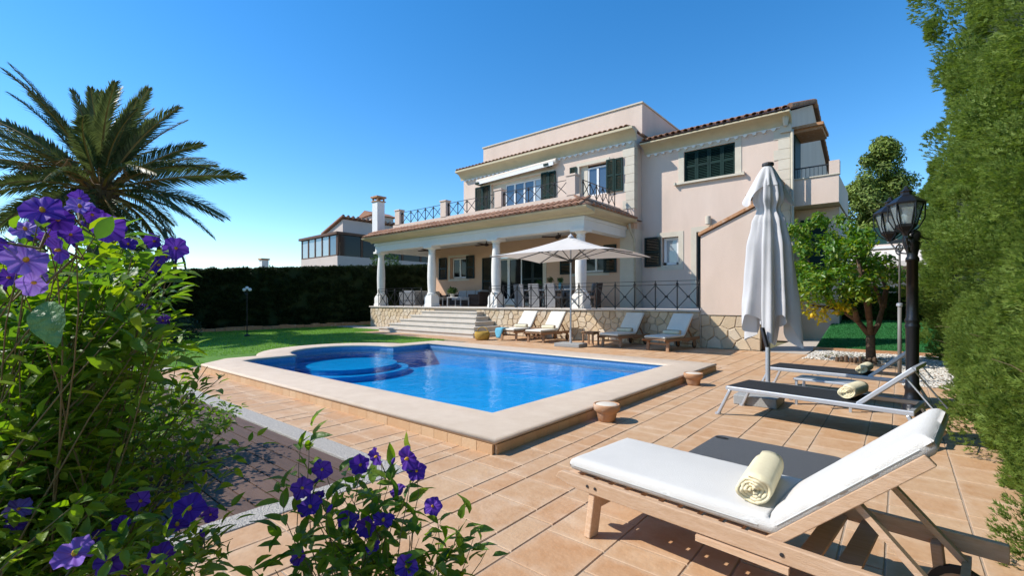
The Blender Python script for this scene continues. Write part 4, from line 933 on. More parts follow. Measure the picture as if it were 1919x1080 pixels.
# ------------------------------------------------------------------ aluminium loungers
def metal_lounger(loc, rz, label):
    r = E('metal_lounger', loc, label, 'sun lounger', 'silver metal loungers with black sling', rz); W_ = .66; hx, an = 1.30, R(43); ca, sa = math.cos(an), math.sin(an); z = .335; B_ = .60
    for s_ in (-1, 1):
        y = s_ * W_ / 2
        MB().bar((0, y, z), (1.75, y, z), .035, .05).build('side_rail', 'alu', r, local=True, bevel=.008)
        MB().bar((.04, y, z - .02), (-.1, y + s_ * .02, 0), .032, .05, up=(0, 1, 0)).build('leg', 'alu', r, local=True, bevel=.008)
        MB().bar((1.7, y, z - .02), (1.86, y + s_ * .02, 0), .032, .05, up=(0, 1, 0)).build('leg', 'alu', r, local=True, bevel=.008)
        MB().bar((hx, s_ * (W_ / 2 - .04), z + .01), (hx + B_ * ca, s_ * (W_ / 2 - .04), z + .01 + B_ * sa), .03, .045).build('back_rail', 'alu', r, local=True, bevel=.008)
        MB().bar((hx + .5 * ca, s_ * (W_ / 2 - .07), z + .5 * sa), (hx + .62, s_ * (W_ / 2 - .07), z - .01), .012, .03, up=(0, 1, 0)).build('back_prop', 'alu', r, local=True)
        MB().lathe([(.02, 0), (.035, 0), (.035, .02), (.02, .02)], (-.1, y + s_ * .02, 0), n=10).build('foot', 'alu', r, local=True)
    MB().box(.0, hx - .02, -W_ / 2 + .018, W_ / 2 - .018, z + .012, z + .027).build('sling', 'sling_black', r, local=True)
    b = MB(); b.obox((hx + B_ / 2 * ca, 0, z + .03 + B_ / 2 * sa), B_ - .02, W_ - .12, .014, Matrix.Rotation(-an, 3, 'Y')); b.build('back_sling', 'sling_black', r, local=True)
    for p_, q_, a_ in (((.0, -W_ / 2, z), (.0, W_ / 2, z), .035), ((1.72, -W_ / 2, z), (1.72, W_ / 2, z), .035), ((hx + B_ * ca, -W_ / 2 + .04, z + .01 + B_ * sa), (hx + B_ * ca, W_ / 2 - .04, z + .01 + B_ * sa), .03), ((.7, -W_ / 2, z - .02), (.7, W_ / 2, z - .02), .03)): MB().bar(p_, q_, a_, a_ + .005).build('cross_bar', 'alu', r, local=True)
    return r
A1, A2 = R(-9), R(-7)
m1 = Vector((-1.62, 6.04, 0)) + Vector((-math.sin(A1), math.cos(A1), 0)) * .33
m2 = Vector((-1.62, 8.22, 0)) + Vector((-math.sin(A2), math.cos(A2), 0)) * .33
metal_lounger(m1, A1, 'silver framed lounger with black sling over the grey slab base'); metal_lounger(m2, A2, 'silver framed lounger with black sling, closer to the lemon tree')
towel(m1 + Vector((math.cos(A1), math.sin(A1), 0)) * 1.2 + Vector((0, 0, .362)), A1 - R(3), 'pale yellow rolled towel on the black sling over the grey slab', 'towel_yellow', .085, .46)
towel(m2 + Vector((math.cos(A2), math.sin(A2), 0)) * 1.2 + Vector((0, 0, .362)), A2, 'pale yellow rolled towel on the black sling by the lemon tree', 'towel_yellow', .075, .46)
# low metal table between the two
r = E('metal_table', (-.75, 7.4, 0), 'low silver metal side table between the two black sling loungers', 'side table', None, A2)
MB().box(-.33, .33, -.2, .2, .33, .36).build('table_top', 'alu', r, local=True, bevel=.006)
for a in (-1, 1):
    for c in (-1, 1): MB().box(a * .3 - .015, a * .3 + .015, c * .17 - .015, c * .17 + .015, 0, .33).build('leg', 'alu', r, local=True)
# dark grey mat lying on the tiles
b = MB(); cor = []
for (x, y, a0) in ((.46, .34, 0), (-.46, .34, 90), (-.46, -.34, 180), (.46, -.34, 270)):
    for k in range(6): a = R(a0 + 90 * k / 5); cor.append((x + .08 * math.cos(a), y + .08 * math.sin(a)))
b.prism(cor, .002, .014); r = b.build('floor_mat', 'mat_grey', None, local=True, bevel=.003); r.location = (-.93, 4.62, 0); r.rotation_euler = (0, 0, R(-3)); tag(r, 'flat dark grey mat with rounded corners on the tiles behind the mattress', 'mat')
o = MB().tube([(-.46 + .06 * math.cos(a), .3 + .022 * math.sin(a), .018) for a in [2 * math.pi * k / 16 for k in range(17)]], .005, 6).build('strap', 'sling_black', r, local=True)

# ------------------------------------------------------------------ parasols
r = E('open_parasol', (-7.72, 12.05, 0), 'open white rectangular parasol on a grey base by the pool', 'parasol', None, R(6))
MB().box(-.42, .42, -.3, .3, 0, .11).build('base', 'base_granite', r, local=True, bevel=.015)
MB().tube([(0, 0, .1), (0, 0, .5)], .035, 12).tube([(0, 0, .45), (0, 0, 3.3)], .026, 12).build('pole', 'alu', r, local=True)
hx, hy, zc, za = 2.0, 1.5, 2.74, 3.36
b = MB(); nS = 12
def can(u, v): # u,v in -1..1
    m = max(abs(u), abs(v)); sag = .07 * math.sin(math.pi * m); along = min(abs(u), abs(v)) / max(m, 1e-6); ed = .06 * m * m * (1 - along ** 2)
    return (u * hx * (1 - .02 * (1 - along)), v * hy * (1 - .02 * (1 - along)), za - (za - zc) * m - sag * .9 + ed * .8)
gN = 20
for i in range(gN + 1):
    for j in range(gN + 1): b.v.append(can(i / gN * 2 - 1, j / gN * 2 - 1))
for i in range(gN):
    for j in range(gN): a = i * (gN + 1) + j; b.f.append((a, a + gN + 1, a + gN + 2, a + 1))
b.build('canopy', 'canvas_warm', r, local=True, smooth=False)
for (u, v) in ((1, 1), (1, -1), (-1, 1), (-1, -1), (1, 0), (-1, 0), (0, 1), (0, -1)):
    p1 = Vector(can(u * .99, v * .99)) - Vector((0, 0, .03)); p0 = Vector((0, 0, za - .1)); pm_ = p0.lerp(p1, .48) + Vector((0, 0, -.05))
    o = MB().bar(p0, pm_, .018, .028).bar(pm_, p1, .018, .024).build('rib', 'dark_metal', r, local=True)
    MB().bar((0, 0, 2.62), pm_, .015, .02).build('strut', 'dark_metal', o, local=True)
MB().lathe([(.03, -.05), (.06, -.03), (.06, .04), (.03, .06)], (0, 0, 2.62), n=12).build('runner', 'dark_metal', r, local=True)
MB().lathe([(.09, -.02), (.08, .02), (.02, .07), (.01, .1)], (0, 0, za), n=12).build('finial', 'canvas', r, local=True)
# folded parasol
r = E('folded_parasol', (-1.37, 7.05, 0), 'tall folded off-white parasol with hanging canvas by the metal loungers', 'parasol')
MB().box(-.36, .16, -.3, .24, 0, .13).build('base', 'base_granite', r, local=True, bevel=.012)
MB().tube([(0, 0, .1), (0, 0, 3.2)], .03, 14).build('pole', 'alu', r, local=True)
b = MB(); nA, nZ = 160, 46
rg = random.Random(3); lob = [rg.uniform(0, 6.28) for _ in range(6)]
def fold(a, t): # t 0 top .. 1 bottom
    z = 3.2 - 2.2 * t
    prof = [(0, .03), (.03, .09), (.12, .2), (.2, .22), (.26, .16), (.34, .23), (.5, .29), (.7, .31), (.85, .33), (1, .33)]
    for (t0, r0), (t1, r1) in zip(prof, prof[1:]):
        if t <= t1 + 1e-9: k = (t - t0) / (t1 - t0); k = k * k * (3 - 2 * k); rr = r0 + (r1 - r0) * k; break
    am = .16 + .34 * t
    f = math.sin(8 * a + lob[0] + .8 * math.sin(2 * a)) * .55 + math.sin(13 * a + lob[1] + 2.2 * t + .6 * math.sin(a * 3)) * .3 + math.sin(5 * a + lob[2] - 1.1 * t) * .35
    f = math.copysign(abs(f) ** .7, f)
    rr *= (1 + am * f)
    rr *= (1 + .12 * math.cos(2 * a - 1.2) * t) * .74
    if t > .8: z -= (t - .8) / .2 * (.30 * (.5 + .5 * math.sin(4 * a + 1.2)) ** 2 + .08 * math.sin(9 * a) - .14) 
    return (rr * math.cos(a) + .03 * t, rr * math.sin(a), z)
for j in range(nZ + 1):
    for i in range(nA): b.v.append(fold(2 * math.pi * i / nA, j / nZ))
for j in range(nZ):
    for i in range(nA): a = j * nA + i; c = j * nA + (i + 1) % nA; b.f.append((a, c, c + nA, a + nA))
b.f.append(tuple(range(nA)))
o = b.build('canopy', 'canvas', r, local=True, smooth=True)
# wind-vent flap: four drooping corners over the top
b = MB(); nA2 = 96
for j in range(13):
    t = j / 12
    for i in range(nA2):
        a = 2 * math.pi * i / nA2; cn = max(0, math.cos(2 * (a - .7))) ** 3
        rr = .04 + (.11 + .18 * cn) * t ** .85 * (1 + .2 * math.sin(9 * a + 1) * t); z = 3.235 - (.30 + .26 * cn) * t ** 1.15
        b.v.append((rr * math.cos(a), rr * math.sin(a), z))
for j in range(12):
    for i in range(nA2): a = j * nA2 + i; c = j * nA2 + (i + 1) % nA2; b.f.append((a, c, c + nA2, a + nA2))
b.build('vent_flap', 'canvas', r, local=True, smooth=True)
MB().lathe([(.05, 0), (.075, .02), (.07, .05), (.02, .065)], (0, 0, 3.215), n=14).build('cap', 'dark_metal', r, local=True)
MB().bar((.0, -.34, 1.05), (.05, -.3, .8), .06, .03).lathe([(.05, .8), (.06, .82), (.06, .9), (.05, .92)], (0, 0, .1), n=12).build('crank', 'dark_metal', r, local=True)

# ------------------------------------------------------------------ street-style garden lamp
r = E('lamp_post', (.12, 7.52, 0), 'tall black cast iron lamp post with two glass lanterns beside the cypress hedge', 'lamp post')
MB().lathe([(0.1260, 0), (0.1260, .04), (0.1008, .07), (0.0966, .2), (0.0756, .24), (0.0714, .3), (0.0840, .33), (0.0672, .37), (0.0630, .55), (0.0655, 1.05), (0.0739, 1.08), (0.0739, 1.1), (0.0630, 1.12), (0.0739, 1.15), (0.0739, 1.17), (0.0605, 1.2), (0.0554, 1.9), (0.0672, 1.88), (0.0672, 1.92), (0.0521, 1.95), (0.0588, 2.0), (0.0882, 2.08), (0.0966, 2.12), (0.0924, 2.2), (0.0672, 2.25), (0.0252, 2.28)], n=24).build('post', 'lamp_black', r, local=True, smooth=True)
def lantern(dirv, L_, label=None, with_l=True):
    d = Vector((*dirv, 0)).normalized(); z = 2.16
    b = MB(); b.bar((d.x * .08, d.y * .08, z), (d.x * L_, d.y * L_, z), .03, .035)
    sp_ = []
    for k in range(30):
        t = k / 29; a = -1.6 + t * 8.2; rr = .075 * (1 - .72 * t); c = .2 if with_l else .17; sp_.append((d.x * (c + rr * math.cos(a)), d.y * (c + rr * math.cos(a)), z - .1 + rr * math.sin(a)))
    b.tube(sp_, .009, 6); b.tube([(d.x * (.1 + .06 * k), d.y * (.1 + .06 * k), z - .17 + .15 * (k / 4) ** 2) for k in range(5)], .01, 6)
    b.build('arm', 'lamp_black', r, local=True)
    if not with_l: return
    c = (d.x * L_, d.y * L_, 0); b = MB(); b.lathe([(.03, 2.17), (.05, 2.22), (.095, 2.27), (.10, 2.30)], c, n=6).lathe([(.175, 2.53), (.18, 2.55), (.11, 2.61), (.055, 2.645), (.05, 2.67), (.06, 2.69), (.03, 2.71), (.015, 2.75)], c, n=6)
    for k in range(6):
        a = 2 * math.pi * k / 6; ca, sa = math.cos(a), math.sin(a); b.tube([(c[0] + .095 * ca, c[1] + .095 * sa, 2.29), (c[0] + .158 * ca, c[1] + .158 * sa, 2.54)], .009, 6)
        b.tube([(c[0] + .17 * ca, c[1] + .17 * sa, 2.53), (c[0] + .165 * ca, c[1] + .165 * sa, 2.36), (c[0] + .11 * ca, c[1] + .11 * sa, 2.25), (c[0] + .03 * ca, c[1] + .03 * sa, 2.19)], .007, 5)
    ln_ = b.build('lantern', 'lamp_black', r, local=True)
    for k in range(6):
        a, a2 = 2 * math.pi * k / 6, 2 * math.pi * (k + 1) / 6
        p = [(c[0] + q * math.cos(t), c[1] + q * math.sin(t), z_) for q, z_, t in ((.092, 2.295, a), (.092, 2.295, a2), (.153, 2.535, a2), (.153, 2.535, a))]
        MB().add(p, [(0, 1, 2, 3)]).build('pane', 'lantern_glass', ln_, local=True, fix=False)
    MB().lathe([(.02, 0), (.035, .03), (.045, .1), (.03, .15), (.01, .17)], (c[0], c[1], 2.31), n=14).build('bulb', 'lamp_white', ln_, local=True, smooth=True)
def cr(a, b_): return (.7676 * a - .641 * b_, .641 * a + .7676 * b_)
lantern(cr(-.27, -.23), .36); lantern(cr(.02, .36), .36); lantern(cr(.38, -.02), .36, with_l=False)
# garden shower pipe
r = E('garden_shower', (.0, 10.4, 0), 'thin grey garden shower pipe standing behind the lamp post', 'shower')
MB().tube([(0, 0, 0), (0, 0, 1.35)], .03, 10).tube([(0, 0, 1.3), (0, 0, 2.35), (-.03, -.01, 2.45), (-.1, -.03, 2.48)], .016, 10).build('pipe', 'pipe_grey', r, local=True, smooth=True)
MB().lathe([(.02, .05), (.06, .0), (.06, -.02), (.01, -.02)], (-.11, -.03, 2.43), n=14).build('shower_head', 'alu', r, local=True)
MB().lathe([(.03, 0), (.045, .01), (.045, .05), (.03, .06)], (0, 0, 1.3), n=12).build('valve', 'alu', r, local=True)
# small three-globe lamp on the left lawn
r = E('globe_lamp', (-19.6, 7.3, 0), 'small dark lamp with white globes on the lawn before the dark hedge', 'lamp')
MB().lathe([(.1, 0), (.1, .05), (.02, .1), (.016, 1.8)], n=10).tube([(-.28, 0, 1.75), (-.12, 0, 1.65), (.12, 0, 1.65), (.28, 0, 1.75)], .015, 6).build('post', 'iron_black', r, local=True)
for x, z in ((-.28, 1.83), (.28, 1.83), (0, 1.9)): MB().lathe([(.02, -.06), (.05, -.042), (.065, 0), (.05, .042), (.012, .065)], (x, 0, z), n=14).build('globe', 'lamp_white', r, local=True, smooth=True)

# ------------------------------------------------------------------ porch furniture
Z = T
def sofa(loc, rz, w_, label, body='wicker', cush='cushion_grey', cat='sofa'):
    r = E('sofa', loc, label, cat, None, rz); n = max(1, round(w_ / .7))
    MB().box(-w_ / 2, w_ / 2, -.38, .38, .06, .3).build('frame', body, r, local=True, bevel=.02); MB().box(-w_ / 2, w_ / 2, .26, .4, .3, .72).build('backrest', body, r, local=True, bevel=.02)
    for s_ in (-1, 1): MB().box(*sorted((s_ * w_ / 2, s_ * (w_ / 2 - .13))), -.38, .255, .305, .6).build('armrest', body, r, local=True, bevel=.02)
    iw = (w_ - .28) / n
    for k in range(n):
        x = -w_ / 2 + .14 + k * iw; MB().box(x + .01, x + iw - .01, -.36, .25, .305, .44).build('seat_cushion', cush, r, local=True, bevel=.035, seg=3)
        b = MB(); b.obox((x + iw / 2, .2, .62), iw - .03, .14, .4, Matrix.Rotation(R(-12), 3, 'X')); b.build('back_cushion', cush, r, local=True, bevel=.05, seg=3)
    return r
sofa((-17.3, 17.2, Z), 0, 2.2, 'dark wicker sofa with grey cushions against the porch wall, in front of the window')
sofa((-19.9, 16.6, Z), R(90), 2.4, 'dark wicker sofa with beige cushions at the open end of the porch', cush='cushion_beige')
sofa((-16.0, 16.7, Z), R(-90), .95, 'dark brown wicker armchair with its back to the porch door', cat='armchair')
sofa((-19.6, 15.25, Z), R(200), .95, 'grey wicker armchair by the left porch column', 'wicker_grey', cat='armchair')
def glass_table(loc, w_, d_, h_, label):
    r = E('coffee_table', loc, label, 'table'); MB().box(-w_ / 2, w_ / 2, -d_ / 2, d_ / 2, h_ - .03, h_).build('table_top', 'table_top', r, local=True, bevel=.006)
    for a in (-1, 1):
        for c in (-1, 1): MB().box(a * (w_ / 2 - .03) - .02, a * (w_ / 2 - .03) + .02, c * (d_ / 2 - .03) - .02, c * (d_ / 2 - .03) + .02, 0, h_ - .03).build('leg', 'alu', r, local=True)
glass_table((-16.75, 15.9, Z), 1.0, .6, .46, 'low pale coffee table behind the second column'); glass_table((-18.1, 15.5, Z), .8, .6, .46, 'low pale coffee table before the beige sofa')
def foliage_ball(c, rad, n, mat, parent, leaf=.06, name='leaves', up=.3):
    p = unit(n) * (rng.random((n, 1)) ** .4) * np.array(rad)[None] + np.array(c)[None]
    nr = unit(n) + np.array([0, 0, up]); 
    return scatter(name, mat, [(0, 0, 0), (.25, .5, .08), (0, 1, 0), (-.25, .5, .08)], [(0, 1, 2), (0, 2, 3)], p, frames(nr, rng.uniform(0, 6.3, n)), rng.uniform(.6, 1.3, n) * leaf, parent)
r = E('potted_plant', (-17.0, 15.75, Z + .46), 'small bushy green plant in a pot on the coffee table', 'plant')
MB().lathe([(.09, 0), (.12, .16), (.1, .17)], n=14).build('pot', 'pot_wax', r, local=True); foliage_ball((-17.0, 15.75, Z + .78), (.24, .24, .17), 500, 'low_hedge', r, .09)
# dining set
dt = E('dining_table', (-11.35, 16.2, Z), 'pale dining table with dark frame on the porch', 'table')
MB().box(-1.35, 1.35, -.5, .5, .72, .76).build('table_top', 'table_top', dt, local=True, bevel=.006)
for a in (-1, 1):
    for c in (-1, 1): MB().box(a * 1.2 - .04, a * 1.2 + .04, c * .4 - .04, c * .4 + .04, 0, .72).build('leg', 'dark_metal', dt, local=True)
def chair(loc, rz, label, mat='wicker_grey'):
    r = E('dining_chair', loc, label, 'chair', 'high backed wicker chairs around the dining table', rz)
    MB().box(-.26, .26, -.26, .26, .36, .47).build('seat', mat, r, local=True, bevel=.02)
    b = MB(); pr = [(-.26, .47), (-.2, .47), (-.27, .98), (-.35, .97)]; b.prism(pr, -.26, .26, axis='x'); b.build('backrest', mat, r, local=True, bevel=.03, seg=3)
    b = MB(); b.box(-.255, .255, -.255, -.2, .02, .36); b.build('skirt', mat, r, local=True)
    for a in (-1, 1):
        MB().box(a * .23 - .03, a * .23 + .03, .18, .24, 0, .36).build('leg', 'wicker', r, local=True); MB().box(a * .23 - .028, a * .23 + .028, -.24, -.185, 0, .36).build('leg', 'wicker', r, local=True)
        b = MB(); b.box(a * .24 - .03, a * .24 + .03, -.2, .2, .62, .66); b.box(a * .24 - .03, a * .24 + .03, .14, .2, .47, .62); b.build('armrest', 'wicker', r, local=True)
    return r
c0 = chair((-12.3, 15.45, Z), 0, 'grey wicker chair at the table end nearest the porch door'); dup(c0, (-11.5, 15.42, Z), .05, 'grey wicker chair in the middle of the near table side'); dup(c0, (-10.7, 15.45, Z), -.04, 'grey wicker chair at the table beside the last column')
dup(c0, (-12.1, 17.0, Z), math.pi, 'grey wicker chair across the table, nearest the glass door'); dup(c0, (-11.3, 17.0, Z), math.pi, 'grey wicker chair across the table, behind the vases'); dup(c0, (-9.55, 16.15, Z), R(100), 'grey wicker chair at the head of the table by the right porch end')
chair((-9.2, 15.9, Z), R(95), 'dark brown wicker chair at the right porch end', 'wicker')
def vase(loc, prof, mat, label, plant=None, leaf='low_hedge'):
    r = E('vase', loc, label, 'vase'); MB().lathe(prof, n=16).build('vase_body', mat, r, local=True, smooth=True)
    if plant: foliage_ball((loc[0], loc[1], loc[2] + plant[1]), (plant[0],) * 3, 220, leaf, r, .07)
vase((-12.0, 16.2, Z + .762), [(.06, 0), (.1, .03), (.11, .12), (.08, .17)], 'wicker', 'round dark pot with a clipped green plant on the dining table', (.14, .27))
vase((-11.4, 16.2, Z + .762), [(.04, 0), (.07, .05), (.06, .16), (.025, .22), (.03, .25)], 'vase_blue', 'dark blue vase of thin stems on the dining table', (.13, .4), 'bush_leaf')
vase((-10.9, 16.2, Z + .762), [(.05, 0), (.08, .08), (.07, .22), (.04, .28)], 'vase_teal', 'teal glass vase with leaves on the dining table', (.12, .38))
def fan(loc, rz, label):
    r = E('ceiling_fan', loc, label, 'ceiling fan', 'ceiling fans under the porch', rz); MB().tube([(0, 0, 0), (0, 0, -.22)], .02, 8).lathe([(.04, -.36), (.11, -.33), (.12, -.26), (.05, -.22)], n=14).build('motor', 'wicker', r, local=True)
    for k in range(4):
        a = math.pi / 2 * k; MB().obox((.4 * math.cos(a), .4 * math.sin(a), -.29), .58, .14, .012, Matrix.Rotation(a, 3, 'Z') @ Matrix.Rotation(.2, 3, 'X')).build('blade', 'wicker', r, local=True)
fan((-19.3, 16.2, 4.38), .3, 'dark ceiling fan over the beige sofa'); fan((-11.0, 16.2, 4.38), .7, 'dark ceiling fan over the dining table'); fan((-15.2, 16.3, 4.38), .1, 'dark ceiling fan over the stairs side of the porch')
# ------------------------------------------------------------------ vegetation
LEAF4 = [(0, 0, 0), (.22, .45, .1), (0, 1, 0), (-.22, .45, .1)]; LEAF4F = [(0, 1, 2), (0, 2, 3)]
def spray_tpl(n=7, wv=.07):
    v = []; f = []
    for k in range(n):
        t = k / (n - 1); a = (t - .5) * 2.3; ln = .75 + .5 * random.random(); ox, oy = math.sin(a), math.cos(a); w_ = wv; z = random.uniform(-.3, .4)
        i = len(v); v += [(-oy * w_, ox * w_ - .1, 0), (oy * w_, -ox * w_ - .1, 0), (ox * ln * .62 + oy * .12, oy * ln * .62 - ox * .12, z * .5), (ox * ln, oy * ln, z), (ox * ln * .62 - oy * .12, oy * ln * .62 + ox * .12, z * .5 + .05)]
        f += [(i, i + 1, i + 2), (i, i + 2, i + 4), (i + 2, i + 3, i + 4)]
    return v, f
def needle_tpl(n=11):
    v = []; f = []; rg = random.Random(4)
    for k in range(n):
        t = k / n; b0 = Vector((0, -.2 + t * .9, 0)); d = Vector((rg.uniform(-1, 1), .55 + .5 * rg.random(), rg.uniform(-.3, .4))).normalized() * rg.uniform(.45, .8); s_ = d.cross(Vector((rg.gauss(0, .35), rg.gauss(0, .35), 1))).normalized() * .11
        i = len(v); v += [tuple(b0 - s_), tuple(b0 + s_), tuple(b0 + d)]; f.append((i, i + 1, i + 2))
    return v, f
def clump_hedge(parent, surf, ncl, per, mat, leaf, rad, out, squash=.75, mask=None, grow=0.):
    """surf(n) -> points, outward normals; foliage sprays clustered on bulging clumps"""
    C, Nn = surf(ncl); rr = rng.uniform(rad[0], rad[1], ncl)
    ctr = np.repeat(C, per, 0); nn = np.repeat(Nn, per, 0); r_ = np.repeat(rr, per)
    d = unit(len(ctr)); fl = np.sum(d * nn, 1) < -.25; d[fl] -= 2 * np.sum(d[fl] * nn[fl], 1)[:, None] * nn[fl]
    p = ctr + d * r_[:, None] * np.array([1, 1, squash]) * (rng.random((len(d), 1)) ** .2) + nn * out
    if mask is not None:
        k = mask(p); p, d, nn = p[k], d[k], nn[k]
    o3 = d + .5 * nn + np.array([0, 0, .75]) + unit(len(d)) * .45      # direction the spray grows
    o3 /= np.linalg.norm(o3, axis=1, keepdims=True)
    side = np.cross(o3, d + .6 * nn + .55 * unit(len(d))); side /= np.linalg.norm(side, axis=1, keepdims=True); up = np.cross(side, o3)
    Rm = np.stack([side, o3, up], 2); tv, tf = needle_tpl()
    o = scatter('foliage', mat, tv, tf, p, Rm, rng.uniform(.65, 1.35, len(p)) * leaf * (1 + grow * np.clip(p[:, 1] - 3, 0, 12)), parent); o['kind'] = 'stuff'; return o
HW_ = [(rng.uniform(4, 13), rng.uniform(0, 6.3), rng.uniform(0, 6.3)) for _ in range(9)]
def gaps(p):   # where the hedge opens into dark holes
    f = sum(np.sin(k * (p[:, 1] * math.cos(a) + p[:, 2] * math.sin(a)) + q) for k, a, q in HW_) / 2.1
    return f + rng.normal(0, .10, len(p)) > -.78 - .5 * np.clip((p[:, 1] - 7) / 6, 0, 2)
# tall cypress hedge on the right
def hedge_x(y, z): return .47 - .0 * z - .02 * np.clip(z - 1, 0, 4) + np.where(y < 4.5, (4.5 - y) * .06, 0) - .12 * np.clip(z - 2.4, 0, 2.) * np.clip((9 - y) / 4, 0, 1) * .0
hd = E('cypress_hedge', (1.3, 8, 0), 'tall bright green cypress hedge along the right of the patio', 'hedge')
def htop(y): return np.where(y > 12.6, 4.6 + .25 * np.sin(y * 2.1), 9.0)
def surfR(n):
    y = 1.2 + 19 * rng.random(n) ** 1.75; z = rng.random(n) ** .9 * htop(y) + .05
    x = hedge_x(y, z) + .42 + .10 * np.sin(y * 1.7 + z * .8) + .07 * np.sin(z * 2.9 - y * 2.3) + rng.normal(.05, .2, n)
    top = rng.random(n) < .08; z = np.where(top, htop(y), z); x = np.where(top, x + rng.random(n) * 1.2, x)
    return np.stack([x, y, z], 1), np.tile(np.array([[-1., -.15, .1]]), (n, 1))
clump_hedge(hd, surfR, 360, 360, 'cypress_leaf', .042, (.16, .42), .0, 1.2, gaps, .05)
clump_hedge(hd, surfR, 14, 60, 'palm_dry', .05, (.06, .12), -.12)
def surfR2(n):
    y = 1.2 + 6.5 * rng.random(n); z = rng.random(n) * 4.2 + .05
    x = hedge_x(y, z) + .33 + .10 * np.sin(y * 1.7 + z * .8) + .07 * np.sin(z * 2.9 - y * 2.3) + rng.normal(.06, .15, n)
    return np.stack([x, y, z], 1), np.tile(np.array([[-1., -.15, .1]]), (n, 1))
clump_hedge(hd, surfR2, 230, 470, 'cypress_leaf', .029, (.11, .30), .0, 1.2, gaps)
def surfR3(n):
    y = 1.0 + 8.5 * rng.random(n); z = rng.random(n) * 1.5; x = hedge_x(y, z) + .26 + .06 * np.sin(y * 3.1 + z)
    return np.stack([x, y, z], 1), np.tile(np.array([[-1., -.15, .1]]), (n, 1))
clump_hedge(hd, surfR3, 260, 210, 'cypress_leaf', .03, (.09, .2), .0, 1.1)
b = MB(); b.box(.97, 2.3, 1.0, 20.4, .1, 4.3); b.box(1.0, 2.3, 1.0, 12.4, 4.3, 8.8); b.build('hedge_core', 'hedge_core', hd)  # near-black box, its dark colour standing in for shade inside the gaps
for k in range(14):
    y = 1.6 + k * 1.35; MB().tube([(1.0, y, -.05), (1.02, y + .05, .6)], [.07, .05], 8).build('trunk', 'bark', hd)
# twigs reaching out of the hedge
b = MB()
for k in range(9):
    y = 2.2 + random.random() * 9; z = random.uniform(.2, 1.2); x = .7; q = Vector((x, y, z)); d = Vector((-.22 - .08 * random.random(), random.uniform(-.1, .1), random.uniform(.0, .15)))
    b.tube([q, q + d * .6 + Vector((0, 0, .02)), q + d], [.006, .004, .002], 5)
b.build('twig', 'twig', hd, kind='stuff')
st_ = MB(); st_.box(.62, 2.4, -1, 20.5, -.05, -.004); struct(st_.build('planting_bed', 'soil'))
# dark hedge on the left with a low stone edging
hl = E('dark_hedge', (-24.6, 12, 0), 'long dark clipped hedge along the left lawn', 'hedge')
def ltop(y): return 2.62 + (y - 5) * .075
def surfL(n):
    y = -3 + 26 * rng.random(n); t = rng.random(n) < .22; z = np.where(t, ltop(y) - .08, rng.random(n) * ltop(y)); x = np.where(t, -24 - rng.random(n) * 1.1, -24. + .05 * np.sin(y * 3))
    return np.stack([x, y, z], 1), np.where(t[:, None], np.array([[0, 0, 1.]]), np.array([[1., 0, .05]]))
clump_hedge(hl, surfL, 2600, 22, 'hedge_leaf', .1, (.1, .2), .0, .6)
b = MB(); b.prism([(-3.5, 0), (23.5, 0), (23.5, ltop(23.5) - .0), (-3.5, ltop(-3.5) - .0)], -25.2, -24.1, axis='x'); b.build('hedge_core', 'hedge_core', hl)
ew = E('edging_wall', (-23.85, 12, 0), 'low rough stone edging at the foot of the dark hedge', 'wall')
y = 4.
sm_ = [MB().box(-.13, .13, -.2, .2, 0, .17).mesh('stone', 'pot_clay') for _ in range(1)]
while y < 23:
    o = inst('stone', sm_[0], ew, Matrix.Translation((-23.8 + random.uniform(-.03, .03), y, 0)) @ Matrix.Rotation(random.uniform(-.1, .1), 4, 'Z') @ Matrix.Diagonal((1, 1, random.uniform(.8, 1.25), 1))); y += .41
# palm
pm_o = Vector((-15.9, 2.35, 0)); palm = E('palm_tree', pm_o, 'large feathery date palm above the flowering shrub', 'palm tree')
b = MB(); pts = [(pm_o.x, pm_o.y, -.05), (pm_o.x + .05, pm_o.y, 1.5), (pm_o.x, pm_o.y + .05, 3.0), (pm_o.x, pm_o.y + .05, 4.1)]; b.tube(pts, [.36, .3, .28, .36], 14); b.build('trunk', 'bark_palm', palm)
for k in range(60):
    a = k * 2.4; z = 2.6 + k * .028; q = Vector((math.cos(a), math.sin(a), 0)); MB().bar(pm_o + q * .26 + Vector((0, .05, z)), pm_o + q * .44 + Vector((0, .05, z + .3)), .13, .05).build('frond_stub', 'bark_palm', palm)
def frond(L_, droop, nl=64, seed=0):
    rg = random.Random(seed); b = MB(); st = MB(); pts = []
    for k in range(17):
        t = k / 16; pts.append(Vector((t * L_ * (1 - .12 * droop * t), 0, -droop * L_ * .36 * t ** 2.2 + .10 * L_ * t)))
    st.tube(pts, [.035 * (1 - .85 * k / 16) + .004 for k in range(17)], 5)
    for k in range(nl):
        t = .16 + .84 * k / nl; f = t * 16; i = min(15, int(f)); p = pts[i].lerp(pts[i + 1], f - i); d = (pts[i + 1] - pts[i]).normalized()
        ln = L_ * .165 * (math.sin(math.pi * min(1, t * .86 + .12)) ** .55) * rg.uniform(.85, 1.1)
        for s_ in (-1, 1):
            dr = (d * (.62 + .5 * t) + Vector((0, s_ * (.85 - .3 * t), .42 * rg.uniform(.2, 1.1)))).normalized(); n_ = dr.cross(Vector((0, 0, 1))).normalized() * .017
            tip = p + dr * ln + Vector((0, 0, -ln * rg.uniform(.1, .4))); mid = p + dr * ln * .5
            b.add([p - n_ * .5, p + n_ * .5, mid + n_, mid - n_, tip], [(0, 1, 2, 3), (3, 2, 4)])
    return b, st
FR = []
